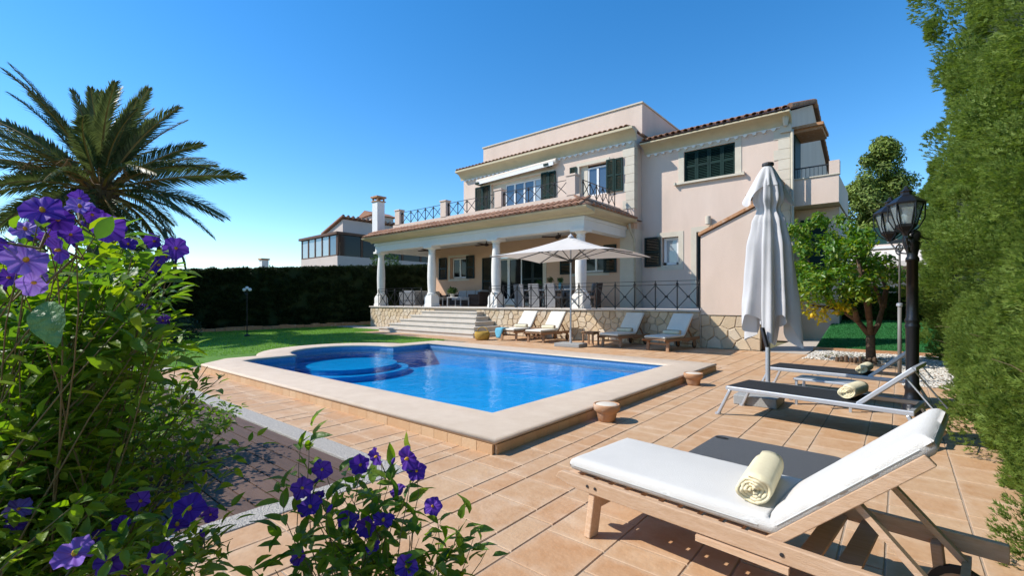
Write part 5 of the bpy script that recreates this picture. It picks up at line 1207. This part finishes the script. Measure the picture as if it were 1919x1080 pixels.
for i, (l, dp) in enumerate(((3.4, .5), (3.5, .8), (3.4, 1.1), (3.3, 1.45), (3.2, 1.8), (3.4, .6))):
    lb, sb = frond(l, dp, 92, i); FR.append((lb.mesh('leaflets', 'palm_leaf'), sb.mesh('frond', 'frond_stalk')))
def add_frond(i, az, el, s_=1., roll=0., dry=False):
    m = Matrix.Translation(pm_o + Vector((0, .05, 4.12))) @ Matrix.Rotation(az, 4, 'Z') @ Matrix.Rotation(-el, 4, 'Y') @ Matrix.Rotation(roll, 4, 'X') @ Matrix.Translation((.22, 0, 0)) @ Matrix.Scale(s_, 4)
    o = inst('frond', FR[i][1], palm, m); c = bpy.data.objects.new('leaflets', FR[i][0]); COL.objects.link(c); c.parent = o; ORG[c.name] = org(palm); return o
for k in range(62):
    t = k / 61; az = k * 2.39996 + random.uniform(-.15, .15); el = R(86 - 122 * t ** .9 + random.uniform(-7, 7))
    ty = 0 if t < .2 else 5 if t < .38 else 1 if t < .55 else 2 if t < .75 else 3
    add_frond(ty, az, el, random.uniform(.82, 1.04) * (.9 if t < .15 else 1), random.uniform(-.9, .9))
palm.location = cs(-15.13, 17, 0); palm.scale = (1.32,) * 3   # grown tree, four metres of frond
b = MB()
for k in range(9):
    a = random.uniform(0, 6.28); q = Vector((math.cos(a), math.sin(a), 0)); p0 = pm_o + Vector((0, 0, 4.1)); b.tube([p0 + q * .2, p0 + q * .8 + Vector((0, 0, .55)), p0 + q * 1.35 + Vector((0, 0, .5)), p0 + q * 1.6 + Vector((0, 0, .2))], [.025, .018, .012, .006], 5)
    for j in range(26): e = p0 + q * random.uniform(1.2, 1.6) + Vector((0, 0, random.uniform(.2, .5))); b.bar(e, e + Vector((random.uniform(-.2, .2), random.uniform(-.2, .2), random.uniform(-.35, 0))), .008, .008)
b.build('fruit_stalks', 'palm_dry', palm, kind='stuff')
# low dark shrubs at the hedge foot behind the flowers
def bush(name, c, rad, n, mat, label, leaf=.07, cat='shrub', group=None):
    r = E(name, (c[0], c[1], 0), label, cat, group); foliage_ball((c[0], c[1], rad[2] * .9), rad, n, mat, r, leaf, 'foliage')['kind'] = 'stuff'
    MB().tube([(c[0], c[1], -.05), (c[0], c[1], rad[2])], [.05, .02], 6).build('stem', 'bark', r); return r
bush('shrub', (-18.6, 4.6), (.9, .9, .5), 2500, 'hedge_leaf', 'low dark round shrub on the lawn behind the purple flowers', .09)
# lemon tree
ltp = Vector((-.49, 13.27, 0)); lt = E('lemon_tree', ltp, 'leaning lemon tree with yellow leaves on its low left branches', 'tree')
RT = Vector((.7676, .641, 0)); FW = Vector((-.641, .7676, 0))
def L3(r, d, z): return ltp + RT * r + FW * d + Vector((0, 0, z))
b = MB()
b.tube([L3(0, 0, -.05), L3(-.02, 0, .35), L3(-.02, 0, .62)], [.11, .09, .085], 10)
limbs = [[(-.02, 0, .6), (-.25, .1, .95), (-.7, .2, 1.3), (-1.1, .1, 1.7)], [(-.02, 0, .6), (-.12, -.1, 1.0), (-.2, -.2, 1.6), (-.3, -.1, 2.2)], [(-.02, 0, .6), (.15, 0, .85), (.3, .05, 1.25), (.15, .1, 1.75), (.05, 0, 2.1)], [(-.25, .1, .95), (-.6, -.3, 1.2), (-1.2, -.4, 1.25), (-1.6, -.4, 1.3)], [(-.7, .2, 1.3), (-1.0, .5, 1.9), (-1.1, .6, 2.6)], [(-.12, -.1, 1.0), (-.55, -.5, 1.7), (-.8, -.6, 2.5)], [(.3, .05, 1.25), (.5, .2, 1.7), (.4, .3, 2.1)]]
for li in limbs:
    n = len(li); b.tube([L3(*p) for p in li], [.06 * (1 - .75 * k / (n - 1)) + .008 for k in range(n)], 8)
b.build('trunk', 'bark', lt, smooth=True)
def crown(name, cl, per, mat, leaf, parent, fr, shell=.45, tpl=(LEAF4, LEAF4F), up=.35):
    P_, D_ = [], []
    for (r, d, z, rad) in cl:
        u = unit(per); P_.append(np.array(fr(r, d, z))[None] + u * rad * (rng.random((per, 1)) ** shell)); D_.append(u + unit(per) * .7 + np.array([0, 0, up]))
    P_ = np.concatenate(P_); D_ = np.concatenate(D_)
    return scatter(name, mat, tpl[0], tpl[1], P_, frames(D_, rng.uniform(0, 6.3, len(P_))), rng.uniform(.65, 1.25, len(P_)) * leaf, parent)
cl = []
for k in range(105):
    r = random.uniform(-1.95, .0); zt = 3.2 - .42 * (r + 1.25) ** 2; z = random.uniform(1.25 + .7 * max(0, r + .8), max(1.5, zt)); cl.append((r, random.uniform(-.9, .9), z, random.uniform(.12, .27)))
for k in range(7): cl.append((random.uniform(-1.7, -.1), random.uniform(-.4, .4), random.uniform(2.6, 3.5), .15))
crown('foliage', cl, 84, 'lemon_leaf', .115, lt, L3)['kind'] = 'stuff'
crown('yellow_leaves', [(-1.7, -.4, 1.2, .22), (-1.45, -.45, 1.1, .2), (-1.15, -.5, 1.3, .2), (-1.85, -.3, 1.4, .18), (-.95, -.5, 1.28, .14)], 60, 'lemon_yellow', .12, lt, L3)['kind'] = 'stuff'
for p in ((-1.7, -.55, 1.08), (-1.5, -.6, 1.2), (-1.0, -.65, 1.2), (-1.2, -.6, 1.15), (-.2, -.6, 1.9), (.2, -.2, 1.7)):
    q = L3(*p); MB().lathe([(.008, -.05), (.03, -.035), (.038, 0), (.03, .035), (.008, .055)], q, n=10).build('lemon', 'lemon_fruit', lt, smooth=True)
# fallen leaves around the trunk
n = 260; fp = np.stack([rng.uniform(-1.5, .4, n), rng.uniform(12.9, 14.6, n), np.full(n, .03)], 1)
o = scatter('fallen_leaves', 'bush_leaf', LEAF4, LEAF4F, fp, frames(unit(n) * .4 + np.array([0, 0, 1.]), rng.uniform(0, 6, n)), rng.uniform(.05, .1, n)); o['kind'] = 'stuff'
# log edging by the gravel
ee = E('log_edging', (-.85, 12.9, 0), 'short dark wooden log edging in front of the lemon tree gravel', 'edging')
for k in range(9): MB().lathe([(.04, -.03), (.04, .1 + .02 * (k % 3)), (.01, .12 + .02 * (k % 3))], (-1.1 + k * .085, 12.95 + .02 * (k % 2), 0), n=8).build('log', 'bark', ee)
# ------------------------------------------------------------------ beyond the garden
hg = E('low_hedge', (.2, 21, 0.7), 'bright clipped hedge at the end of the right lawn', 'hedge')
def surfB(n):
    x = -1.9 + 3.6 * rng.random(n); t = rng.random(n) < .4; z = np.where(t, 1.75, .7 + rng.random(n) * 1.05); y = np.where(t, 20.6 + rng.random(n) * 1.2, 20.6)
    return np.stack([x, y, z], 1), np.where(t[:, None], np.array([[0, 0, 1.]]), np.array([[0., -1., .1]]))
clump_hedge(hg, surfB, 330, 45, 'low_hedge', .06, (.08, .18), 0)
MB().box(-2.0, 1.8, 20.72, 21.9, 0, 1.68).build('hedge_core', 'hedge_core', hg)
nbp = E('pink_outbuilding', (-2, 40, 0), 'pink neighbouring outbuilding with a scalloped awning and green screen', 'building')
MB().box(-7.5, 4, 40, 44, 0, 5.2).build('wall', 'pink_stucco', nbp)
b = MB(); b.add([(-6.5, 39.98, 4.9), (3, 39.98, 4.9), (3, 38.5, 3.95), (-6.5, 38.5, 3.95)], [(0, 1, 2, 3)])
for k in range(19): x = -6.5 + k * .5; b.prism([(x, 3.95), (x + .5, 3.95), (x + .5, 3.75), (x + .4, 3.64), (x + .25, 3.6), (x + .1, 3.64), (x, 3.75)], 38.47, 38.5, axis='y')
b.build('awning', 'awning_cloth', nbp); MB().box(-6.6, 3.1, 39.7, 39.98, 4.9, 5.06).build('awning_box', 'white_paint', nbp)
for k in range(5): MB().box(-7.4 + k * 2.3, -5.15 + k * 2.3, 40.3, 40.36, 5.22, 6.4).build('screen_panel', 'green_mesh', nbp)
def tree(name, c, h_, cl, per, mat, leaf, label, trunk_r=.25, cat='tree', group=None):
    r = E(name, (c[0], c[1], 0), label, cat, group); cc = Vector((c[0], c[1], 0))
    MB().tube([cc, cc + Vector((.1, 0, h_ * .4)), cc + Vector((-.1, .1, h_ * .75))], [trunk_r, trunk_r * .8, trunk_r * .3], 8).build('trunk', 'bark', r)
    f = lambda a, b_, z: cc + RT * a + FW * b_ + Vector((0, 0, z)); o = crown('crown', cl, per, mat, leaf, r, f, .4); o['kind'] = 'stuff'; return r
def blob(n, rx, rd, z0, z1, rr, top=.6):
    out = []
    for k in range(n):
        t = random.random(); z = z0 + (z1 - z0) * t; s_ = (1 - (abs(t - .4) / .62) ** 2); s_ = math.sqrt(max(.05, s_)); a = random.uniform(0, 6.28); q = random.random() ** .5
        out.append((rx * s_ * q * math.cos(a), rd * s_ * q * math.sin(a), z, random.uniform(*rr)))
    return out
tree('pine_tree', tuple(cs(39.6, 50, 0))[:2], 16, blob(34, 2.3, 2.2, 9.5, 18.2, (.6, 1.35)) + [(a + 1.7, b_, c, d) for a, b_, c, d in blob(22, 1.8, 2, 8, 15.2, (.6, 1.2))] + [(a - 2.3, b_, c, d) for a, b_, c, d in blob(22, 1.6, 2, 7, 14.6, (.6, 1.2))], 420, 'pine_leaf', .4, 'tall rounded pine tree behind the balcony')
tree('pine_tree', tuple(cs(46.5, 55, 0))[:2], 12, blob(30, 2.6, 2.4, 6, 14.2, (.5, 1.1)) + [(a - 2.4, b_, c, d) for a, b_, c, d in blob(16, 1.6, 2, 7, 12.2, (.5, 1.))], 380, 'pine_leaf', .4, 'shorter pine tree beside the tall cypress hedge end')
bl = ['olive brown bush behind the balcony wall', 'olive brown bush beside the small palm', 'olive brown bush above the green screen', 'olive brown bush behind the green screen end']
for i, (r_, d_, h_) in enumerate(((33.5, 47, 9.5), (36.5, 46, 8.6), (39.2, 46, 7.8), (42.5, 48, 9.2))):
    tree('bush', tuple(cs(r_, d_, 0))[:2], h_ * .6, blob(34, 2.3, 2., 3.0, h_, (.6, 1.1)), 170, ('bush_leaf', 'pine_leaf')[i % 2], .32, bl[i], .12, 'bush', 'bushes beyond the pink outbuilding')
# small far palm
fpo = cs(35.0, 43, 0); fp_ = E('palm_tree', fpo, 'small distant palm with orange fruit stalks by the bushes', 'palm tree')
MB().tube([fpo, fpo + Vector((0, 0, 9.0))], [.22, .2], 8).build('trunk', 'bark_palm', fp_)
MB().lathe([(.15, 0), (.4, .5), (.42, 1.2), (.15, 1.7)], fpo + Vector((0, 0, 8.2)), n=9).build('fruit_stalks', 'palm_dry', fp_)
for k in range(22):
    m = Matrix.Translation(fpo + Vector((0, 0, 9.6))) @ Matrix.Rotation(k * 2.4, 4, 'Z') @ Matrix.Rotation(-R(70 - 4.4 * k), 4, 'Y') @ Matrix.Scale(.62, 4); o = inst('frond', FR[2][1], fp_, m); c = bpy.data.objects.new('leaflets', FR[2][0]); COL.objects.link(c); c.parent = o
# neighbour house on the left
nb = E('neighbour_house', (-33, 20, 0), 'white neighbouring house with a brown framed glass veranda behind the dark hedge', 'house')
NX, NY = -31.6, 17.9
MB().box(NX - 5.6, NX, NY, NY + 10, 0, 4.72).build('wall', 'neighbour_paint', nb)
MB().box(NX - 5.55, NX - .1, NY + .12, NY + 9.9, 4.722, 4.74).build('veranda_floor', 'terrace_floor', nb)
b = MB(); b.prism([(NX - 5.75, 6.22), (NX + .12, 6.3), (NX + .12, 6.48), (NX - 5.75, 6.4)], NY - .14, NY + 10, axis='y'); b.build('veranda_roof', 'brown_frame', nb)
for k in range(6):
    x = NX - 5.5 + k * 1.07; MB().box(x - .07, x + .07, NY + .01, NY + .13, 4.745, 6.24).build('window_post', 'brown_frame', nb)
    if k < 5: MB().box(x + .075, x + .995, NY + .05, NY + .08, 4.75, 6.23).build('pane', 'window_glass' if k == 4 else 'curtain_glass', nb)
MB().box(NX - 5.55, NX, NY - .01, NY + .15, 4.725, 4.8).build('window_sill', 'brown_frame', nb)
MB().box(NX - .13, NX + .01, NY + .01, NY + .16, 4.745, 6.28).build('window_post', 'brown_frame', nb)
for k in range(5):
    y = NY + .25 + k * 1.9
    MB().box(NX - .13, NX, y + 1.7, y + 1.84, 4.745, 6.28).build('window_post', 'brown_frame', nb); MB().box(NX - .08, NX - .05, y, y + 1.69, 4.75, 6.27).build('pane', 'dark_glass', nb)
b = MB(); b.prism([(-37.9, 0), (-35, 0), (-35, 8.1), (-37.9, 7.1)], 20.3, 32, axis='y'); b.build('wall', 'neighbour_paint', nb)
b = MB(); b.prism([(-38.1, 7.06), (-34.8, 8.2), (-34.8, 8.3), (-38.1, 7.16)], 20.1, 32.1, axis='y'); nr = b.build('roof', 'roof_base', nb)
for k in range(26):
    y = 20.2 + k * .45; MB().tube([(-34.7, y, 8.33), (-38.15, y, 7.15)], .13, 7).build('roof_tile', 'roof_tile', nr)
MB().box(-37.2, -35.2, 23.2, 25.4, 0, 8.9).build('wall', 'neighbour_paint', nb); b = MB(); b.prism([(-37.5, 8.7), (-34.9, 8.9), (-36.1, 9.35)], 23.0, 25.6, axis='y'); b.build('roof', 'roof_tile', nb)
bush('tree', tuple(cs(-9.0, 33, 0))[:2], (1.3, 1.2, 2.9), 2600, 'low_hedge', 'green leafy tree between the neighbouring house and the porch', .2, 'tree')
bush('tree', tuple(cs(-18.2, 35, 0))[:2], (.9, .9, 2.15), 1500, 'low_hedge', 'small green treetop showing over the dark hedge', .18, 'tree')
for (r_, d_, z_, lb) in ((-19.5, 36.5, 4.6, 'tiny white chimney showing over the dark hedge'),):
    p = cs(r_, d_, 0); r = E('chimney', p, lb, 'chimney'); MB().box(p.x - .25, p.x + .25, p.y - .25, p.y + .25, 0, z_).build('stack', 'white_paint', r); MB().box(p.x - .32, p.x + .32, p.y - .32, p.y + .32, z_, z_ + .12).build('cap', 'pot_clay', r)
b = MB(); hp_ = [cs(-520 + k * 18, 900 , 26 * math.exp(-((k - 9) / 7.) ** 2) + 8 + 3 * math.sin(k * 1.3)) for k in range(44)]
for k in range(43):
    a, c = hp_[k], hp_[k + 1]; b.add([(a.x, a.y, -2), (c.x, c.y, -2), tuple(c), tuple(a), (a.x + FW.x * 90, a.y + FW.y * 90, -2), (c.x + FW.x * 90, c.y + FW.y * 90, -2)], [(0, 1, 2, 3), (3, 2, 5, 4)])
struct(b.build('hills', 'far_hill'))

# ------------------------------------------------------------------ flowering shrubs in front
def leaf_mesh(name, mat, L_=1., W_=.42, fold=.18, curl=.25, seg=6):
    b = MB()
    for i in range(seg + 1):
        t = i / seg; wd = W_ * (math.sin(math.pi * t ** .8) ** .9) * .5 + .004; y = t * L_; z = -curl * t * t * L_
        for s_ in (-1, 0, 1): b.v.append((s_ * wd, y, z + fold * wd * abs(s_) * 1.2 + (.02 * math.sin(i * 2.1 + s_) if s_ else 0)))
    for i in range(seg):
        for j in (0, 1): a = i * 3 + j; b.f.append((a, a + 1, a + 4, a + 3))
    return b
def flower_mesh(k):
    rg = random.Random(k); b = MB(); nA = 60; cup = (.02, .12, .3, .5, .2)[k % 5]; am = rg.uniform(.09, .17); rings = [(.0, -.1), (.12, -.02), (.45, .06), (.8, .07), (1., .02)]; ph = [rg.uniform(0, 6) for _ in range(3)]
    for j, (rr, z) in enumerate(rings):
        for i in range(nA):
            a = 2 * math.pi * i / nA; lo = (1 + .085 * math.cos(5 * a) * (j >= 3) + .04 * math.sin(11 * a + ph[0]) * (j == 4)) * (1 - .25 * cup * rr); wv = (am * math.sin(3 * a + ph[1]) + .6 * am * math.sin(2 * a + ph[0]) + .07 * math.sin(10 * a + ph[2]) + .03 * math.sin(17 * a)) * rr ** 2
            pl = -.06 * math.cos(5 * a) * rr
            b.v.append((rr * lo * math.cos(a), rr * lo * math.sin(a), z + wv + pl + cup * rr * rr))
    for j in range(4):
        for i in range(nA): a = j * nA + i; c = j * nA + (i + 1) % nA; b.f.append((a, c, c + nA, a + nA))
    return b
def bud_mesh():
    b = MB(); return b.lathe([(.05, -.3), (.22, -.1), (.3, .25), (.26, .6), (.12, .85), (.02, .95)], n=9)
FM = []
for k in range(5): m = flower_mesh(k).mesh('flower', 'petal'); m.shade_smooth(); FM.append(m)
FP = []
for k in range(2): m = flower_mesh(10 + k).mesh('flower', 'petal_pale'); m.shade_smooth(); FP.append(m)
SM = MB().lathe([(.13, -.02), (.15, .12), (.1, .28), (.03, .36)], n=8).mesh('stamen', 'stamen')
BUD = bud_mesh().mesh('flower_bud', 'petal'); BUD.shade_smooth()
CAM = Vector((0, 0, 1.4))
LM = [leaf_mesh('leaf', 'shrub_leaf', 1, .4, .2 + .1 * k, .1 + .13 * k).mesh('leaf', 'shrub_leaf') for k in range(4)]
for m in LM: m.shade_smooth()
LB = leaf_mesh('leaf', 'shrub_leaf', 1, .42, .35, .25, 4)
LBV = np.array(LB.v); LBF = np.array([t for f in LB.f for t in ((f[0], f[1], f[2]), (f[0], f[2], f[3]))])
def shrub(root_xyz, label, flowers, targets, seed, nobj, leafL=(.03, .055), dens=15, pale=(), stemr=.0045, spread=.15):
    rg = random.Random(seed); root = Vector(root_xyz); r = E('flowering_shrub', root, label, 'shrub', None); stem = MB(); leaves = []
    def shoot(end, lv, bend, w0):
        b0 = root + Vector((rg.uniform(-spread, spread), rg.uniform(-spread, spread), 0)); m = b0.lerp(end, .55) + Vector((rg.uniform(-.12, .12), rg.uniform(-.12, .12), .12 + bend)); pts = []
        for k in range(13):
            t = k / 12; pts.append((b0 * (1 - t) + m * t) * (1 - t) + (m * (1 - t) + end * t) * t + Vector((rg.uniform(-.006, .006), rg.uniform(-.006, .006), rg.uniform(-.006, .006))))
        stem.tube(pts, [w0 * (1 - .8 * k / 12) for k in range(13)], 5, cap=False)
        for k in range(lv):
            t = 1 - rg.random() ** 1.3 * .75; f = t * 12; i = min(11, int(f)); p = pts[i].lerp(pts[i + 1], f - i); d = (pts[i + 1] - pts[i]).normalized()
            q = Vector((rg.gauss(0, 1), rg.gauss(0, 1), rg.gauss(0, .6))).normalized(); off_ = rg.random() * .05
            leaves.append((p + q * off_, (q + d * .5 + Vector((0, 0, .15))).normalized(), rg.uniform(*leafL) * (1 if p.z > 1.27 else .85)))
        return pts[-1], (pts[-1] - pts[-2]).normalized()
    for i, (pos, size, face) in enumerate(flowers):
        pos = Vector(pos); face = Vector(face).normalized(); e, d = shoot(pos - face * .02, 8, .06, stemr * .8)
        x = face.cross(Vector((rg.random() - .5, rg.random() - .5, 1))).normalized(); y = face.cross(x)
        mesh = rg.choice(FP) if i in pale else FM[i % 5]
        o = inst('flower', mesh, r, MX(x, y, face, pos) @ Matrix.Scale(size, 4)); c = bpy.data.objects.new('stamen', SM); COL.objects.link(c); c.parent = o
        if i % 2 == 0:   # a closed bud near every other bloom
            bp = pos + Vector((rg.uniform(-.04, .04), rg.uniform(-.04, .04), rg.uniform(-.05, .0))); bd_ = (Vector((rg.gauss(0, .6), rg.gauss(0, .6), 1))).normalized(); bx = bd_.cross(face).normalized()
            inst('flower_bud', BUD, r, MX(bx, bd_.cross(bx), bd_, bp) @ Matrix.Scale(size * .62, 4)); stem.tube([bp - bd_ * size * .18, bp - bd_ * .03 + (e - bp) * .2, e - d * .02], .0018, 4, cap=False)
    for tg in targets:
        shoot(Vector(tg), dens, rg.uniform(0, .1), stemr * rg.uniform(.6, 1))
    stem.build('stems', 'twig', r, smooth=True)
    def M4(l):
        p, d, s_ = l; n_ = (Vector((rg.gauss(0, .6), rg.gauss(0, .6), 1)) + SUN_DIR * .5).normalized(); x = d.cross(n_).normalized(); n_ = x.cross(d); return MX(x, d, n_, p) @ Matrix.Scale(s_, 4)
    leaves.sort(key=lambda l: (l[0] - CAM).length / l[2])
    for i, l in enumerate(leaves[:nobj]): inst('leaf', LM[i % 4], r, M4(l))
    rest_ = leaves[nobj:]
    if rest_:
        V_ = []
        for l in rest_:
            m = np.array(M4(l)); V_.append(LBV @ m[:3, :3].T + m[:3, 3])
        n_ = len(rest_); V_ = np.concatenate(V_) - np.array(root); F_ = (LBF[None] + (np.arange(n_) * len(LBV))[:, None, None]).reshape(-1, 3)
        o = rawmesh('leaves', 'shrub_leaf', V_, F_, r, 'stuff', True)
    return r
def pt(px, py, d): # a spot in the planting, from its bearing, height and distance
    return cs(d * (px - 959.5) / 870, d, 1.4 - (py - 564) / 870 * d)
def facing(p, j=.5, rg=random): 
    v = (CAM - Vector(p)).normalized(); return v * .8 + SUN_DIR * .35 + Vector((rg.uniform(-j, j), rg.uniform(-j, j), rg.uniform(-j, j)))
fl1 = [(80, 395, .62, 38), (108, 412, .64, 30), (150, 388, .72, 26), (200, 425, .70, 36), (48, 430, .74, 26), (48, 488, .62, 40), (112, 468, .62, 30), (62, 530, .64, 30), (290, 452, .9, 20), (330, 465, .9, 26), (296, 497, .9, 20), (273, 577, 1.0, 17), (306, 602, 1.05, 16), (298, 622, 1.1, 13), (225, 625, 1.0, 12), (35, 955, .85, 26), (140, 1040, .75, 42), (226, 984, .9, 20), (264, 940, .92, 26), (355, 955, .88, 36), (205, 1056, .8, 32), (300, 1042, .8, 30), (332, 985, .9, 30), (285, 1055, .8, 26), (150, 372, .75, 20), (20, 470, .66, 26), (88, 442, .67, 24), (132, 440, .69, 24), (172, 402, .73, 22), (240, 458, .86, 18), (312, 482, .93, 16), (262, 602, 1.05, 14), (18, 520, .68, 22), (395, 965, .92, 20), (30, 985, .85, 22), (180, 1010, .86, 22)]
FL1 = []
for i, (x, y, d, s_) in enumerate(fl1): p = pt(x, y, d); FL1.append((p, s_ * d / 870 * (.82 if p.z > 1.3 else .78), facing(p, .45)))
tg = []
rg = random.Random(11)
def poly_pts(n, fn):
    out = []
    while len(out) < n:
        q = fn()
        if q: out.append(q)
    return out
def f_up():  # upper mass
    x = rg.uniform(-60, 320); y = rg.uniform(430, 660)
    if y < 400 + abs(x - 110) * .22: return None
    return pt(x, y, rg.uniform(.75, 1.25))
def f_mid():
    x = rg.uniform(-80, 330); y = rg.uniform(600, 900)
    if x > 330 - abs(y - 640) * .28: return None
    return pt(x, y, rg.uniform(.8, 1.5))
def f_low():
    x = rg.uniform(-80, 400); y = rg.uniform(880, 1120)
    if x > 215 + (y - 880) * 1.1: return None
    return pt(x, y, rg.uniform(.75, 1.3))
tg += poly_pts(85, f_up) + poly_pts(130, f_mid) + poly_pts(80, f_low)
# loose sprays reaching right over the deck
for x, y, d in ((390, 690, 1.25), (420, 700, 1.25), (370, 730, 1.2), (350, 760, 1.2), (440, 795, 1.2), (470, 830, 1.2), (400, 830, 1.15), (385, 800, 1.15), (345, 850, 1.15), (330, 830, 1.15), (375, 860, 1.1), (310, 700, 1.3), (330, 650, 1.3), (345, 640, 1.35), (355, 880, 1.1), (400, 900, 1.1), (410, 985, 1.0), (430, 1010, 1.0), (300, 470, 1.0), (320, 520, 1.05), (310, 560, 1.05)): tg.append(pt(x, y, d))
sh1 = shrub(cs(-1.5, 1.15, 0), 'big purple flowering bush filling the lower left beside the deck', FL1, tg, 5, 300, (.03, .05), 62, pale=(4, 5, 7, 2, 16, 15), spread=.3)
# one big crinkled leaf close to the lens
bl_ = leaf_mesh('leaf', 'leaf_big', 1, .62, .25, .2, 10).mesh('leaf', 'leaf_big'); bl_.shade_smooth(); p = pt(88, 565, .52); d = (pt(95, 655, .5) - p).normalized(); n_ = ((CAM - p).normalized() + SUN_DIR * .9).normalized(); x = d.cross(n_).normalized(); n_ = x.cross(d)
inst('leaf', bl_, sh1, MX(x, d, n_, p) @ Matrix.Scale(.055, 4))
fl2 = [(604, 880, 1.1, 18), (566, 915, 1.06, 20), (582, 951, 1.05, 22), (676, 872, 1.15, 20), (706, 856, 1.17, 17), (764, 860, 1.15, 22), (781, 884, 1.15, 18), (652, 978, 1.1, 20), (688, 986, 1.1, 20), (718, 977, 1.1, 20), (811, 950, 1.15, 17), (700, 1027, 1.1, 14), (762, 1062, 1.05, 22), (562, 1045, 1.0, 17), (600, 932, 1.1, 12), (745, 920, 1.2, 14)]
FL2 = []
for i, (x, y, d, s_) in enumerate(fl2): p = pt(x, y, d); FL2.append((p, s_ * d / 870 * 1.02, facing(p, .6)))
tg2 = [pt(*q) for q in ((525, 925, 1.0), (545, 1000, 1.0), (640, 920, 1.1), (700, 930, 1.15), (735, 960, 1.15), (640, 1030, 1.05), (600, 1000, 1.05), (680, 1040, 1.05), (720, 1060, 1.05), (790, 1010, 1.1), (830, 980, 1.15), (860, 990, 1.15), (890, 985, 1.2), (915, 1033, 1.2), (850, 1030, 1.15), (880, 1060, 1.15), (560, 830, 1.15), (578, 820, 1.15), (470, 1055, .95), (510, 1075, .95), (650, 890, 1.15), (740, 890, 1.15), (790, 960, 1.15), (770, 1000, 1.1), (665, 960, 1.1), (620, 1060, 1.0), (580, 1070, 1.0), (820, 1060, 1.1), (755, 940, 1.15), (690, 900, 1.15), (720, 1000, 1.1), (660, 1000, 1.1), (810, 1040, 1.1))]
# the same planting continues along the deck, farther from the lens
tg3 = []
for k in range(230):
    r_ = rg.uniform(-3.9, -2.6); d_ = rg.uniform(2.3, 4.6); zt = min(1.4, .72 + max(0, -2.7 - r_) * .6) * (1 - .35 * max(0, (d_ - 3.6))); tg3.append(cs(r_, d_, rg.uniform(.15, max(.3, zt))))
shrub(cs(-3.15, 3.3, 0), 'dense green bush on the deck edge behind the big purple flowering bush', [(cs(-2.8, 3.2, .8), .03, (.6, -.6, .5)), (cs(-2.9, 3.5, .9), .028, (.6, -.7, .4))], tg3, 21, 200, (.045, .08), 46, spread=.6)
bedb = MB(); bedb.prism([tuple(cs(*q, 0))[:2] for q in ((-4.2, 2.3), (-2.6, 2.3), (-2.5, 3.6), (-2.9, 4.6), (-4.4, 4.6))], -.03, .02); struct(bedb.build('planting_bed', 'soil'))
shrub(cs(-.34, 1.2, 0), 'small purple flowering shrub at the patio corner of the pebble strips', FL2, tg2, 9, 300, (.04, .075), 26, stemr=.0042)
st_ = MB(); st_.prism([(-2.2, -.75), (-1.05, .55), (-1.45, 1.15), (-2.7, .1)], -.05, .012); struct(st_.build('planting_bed', 'soil'))
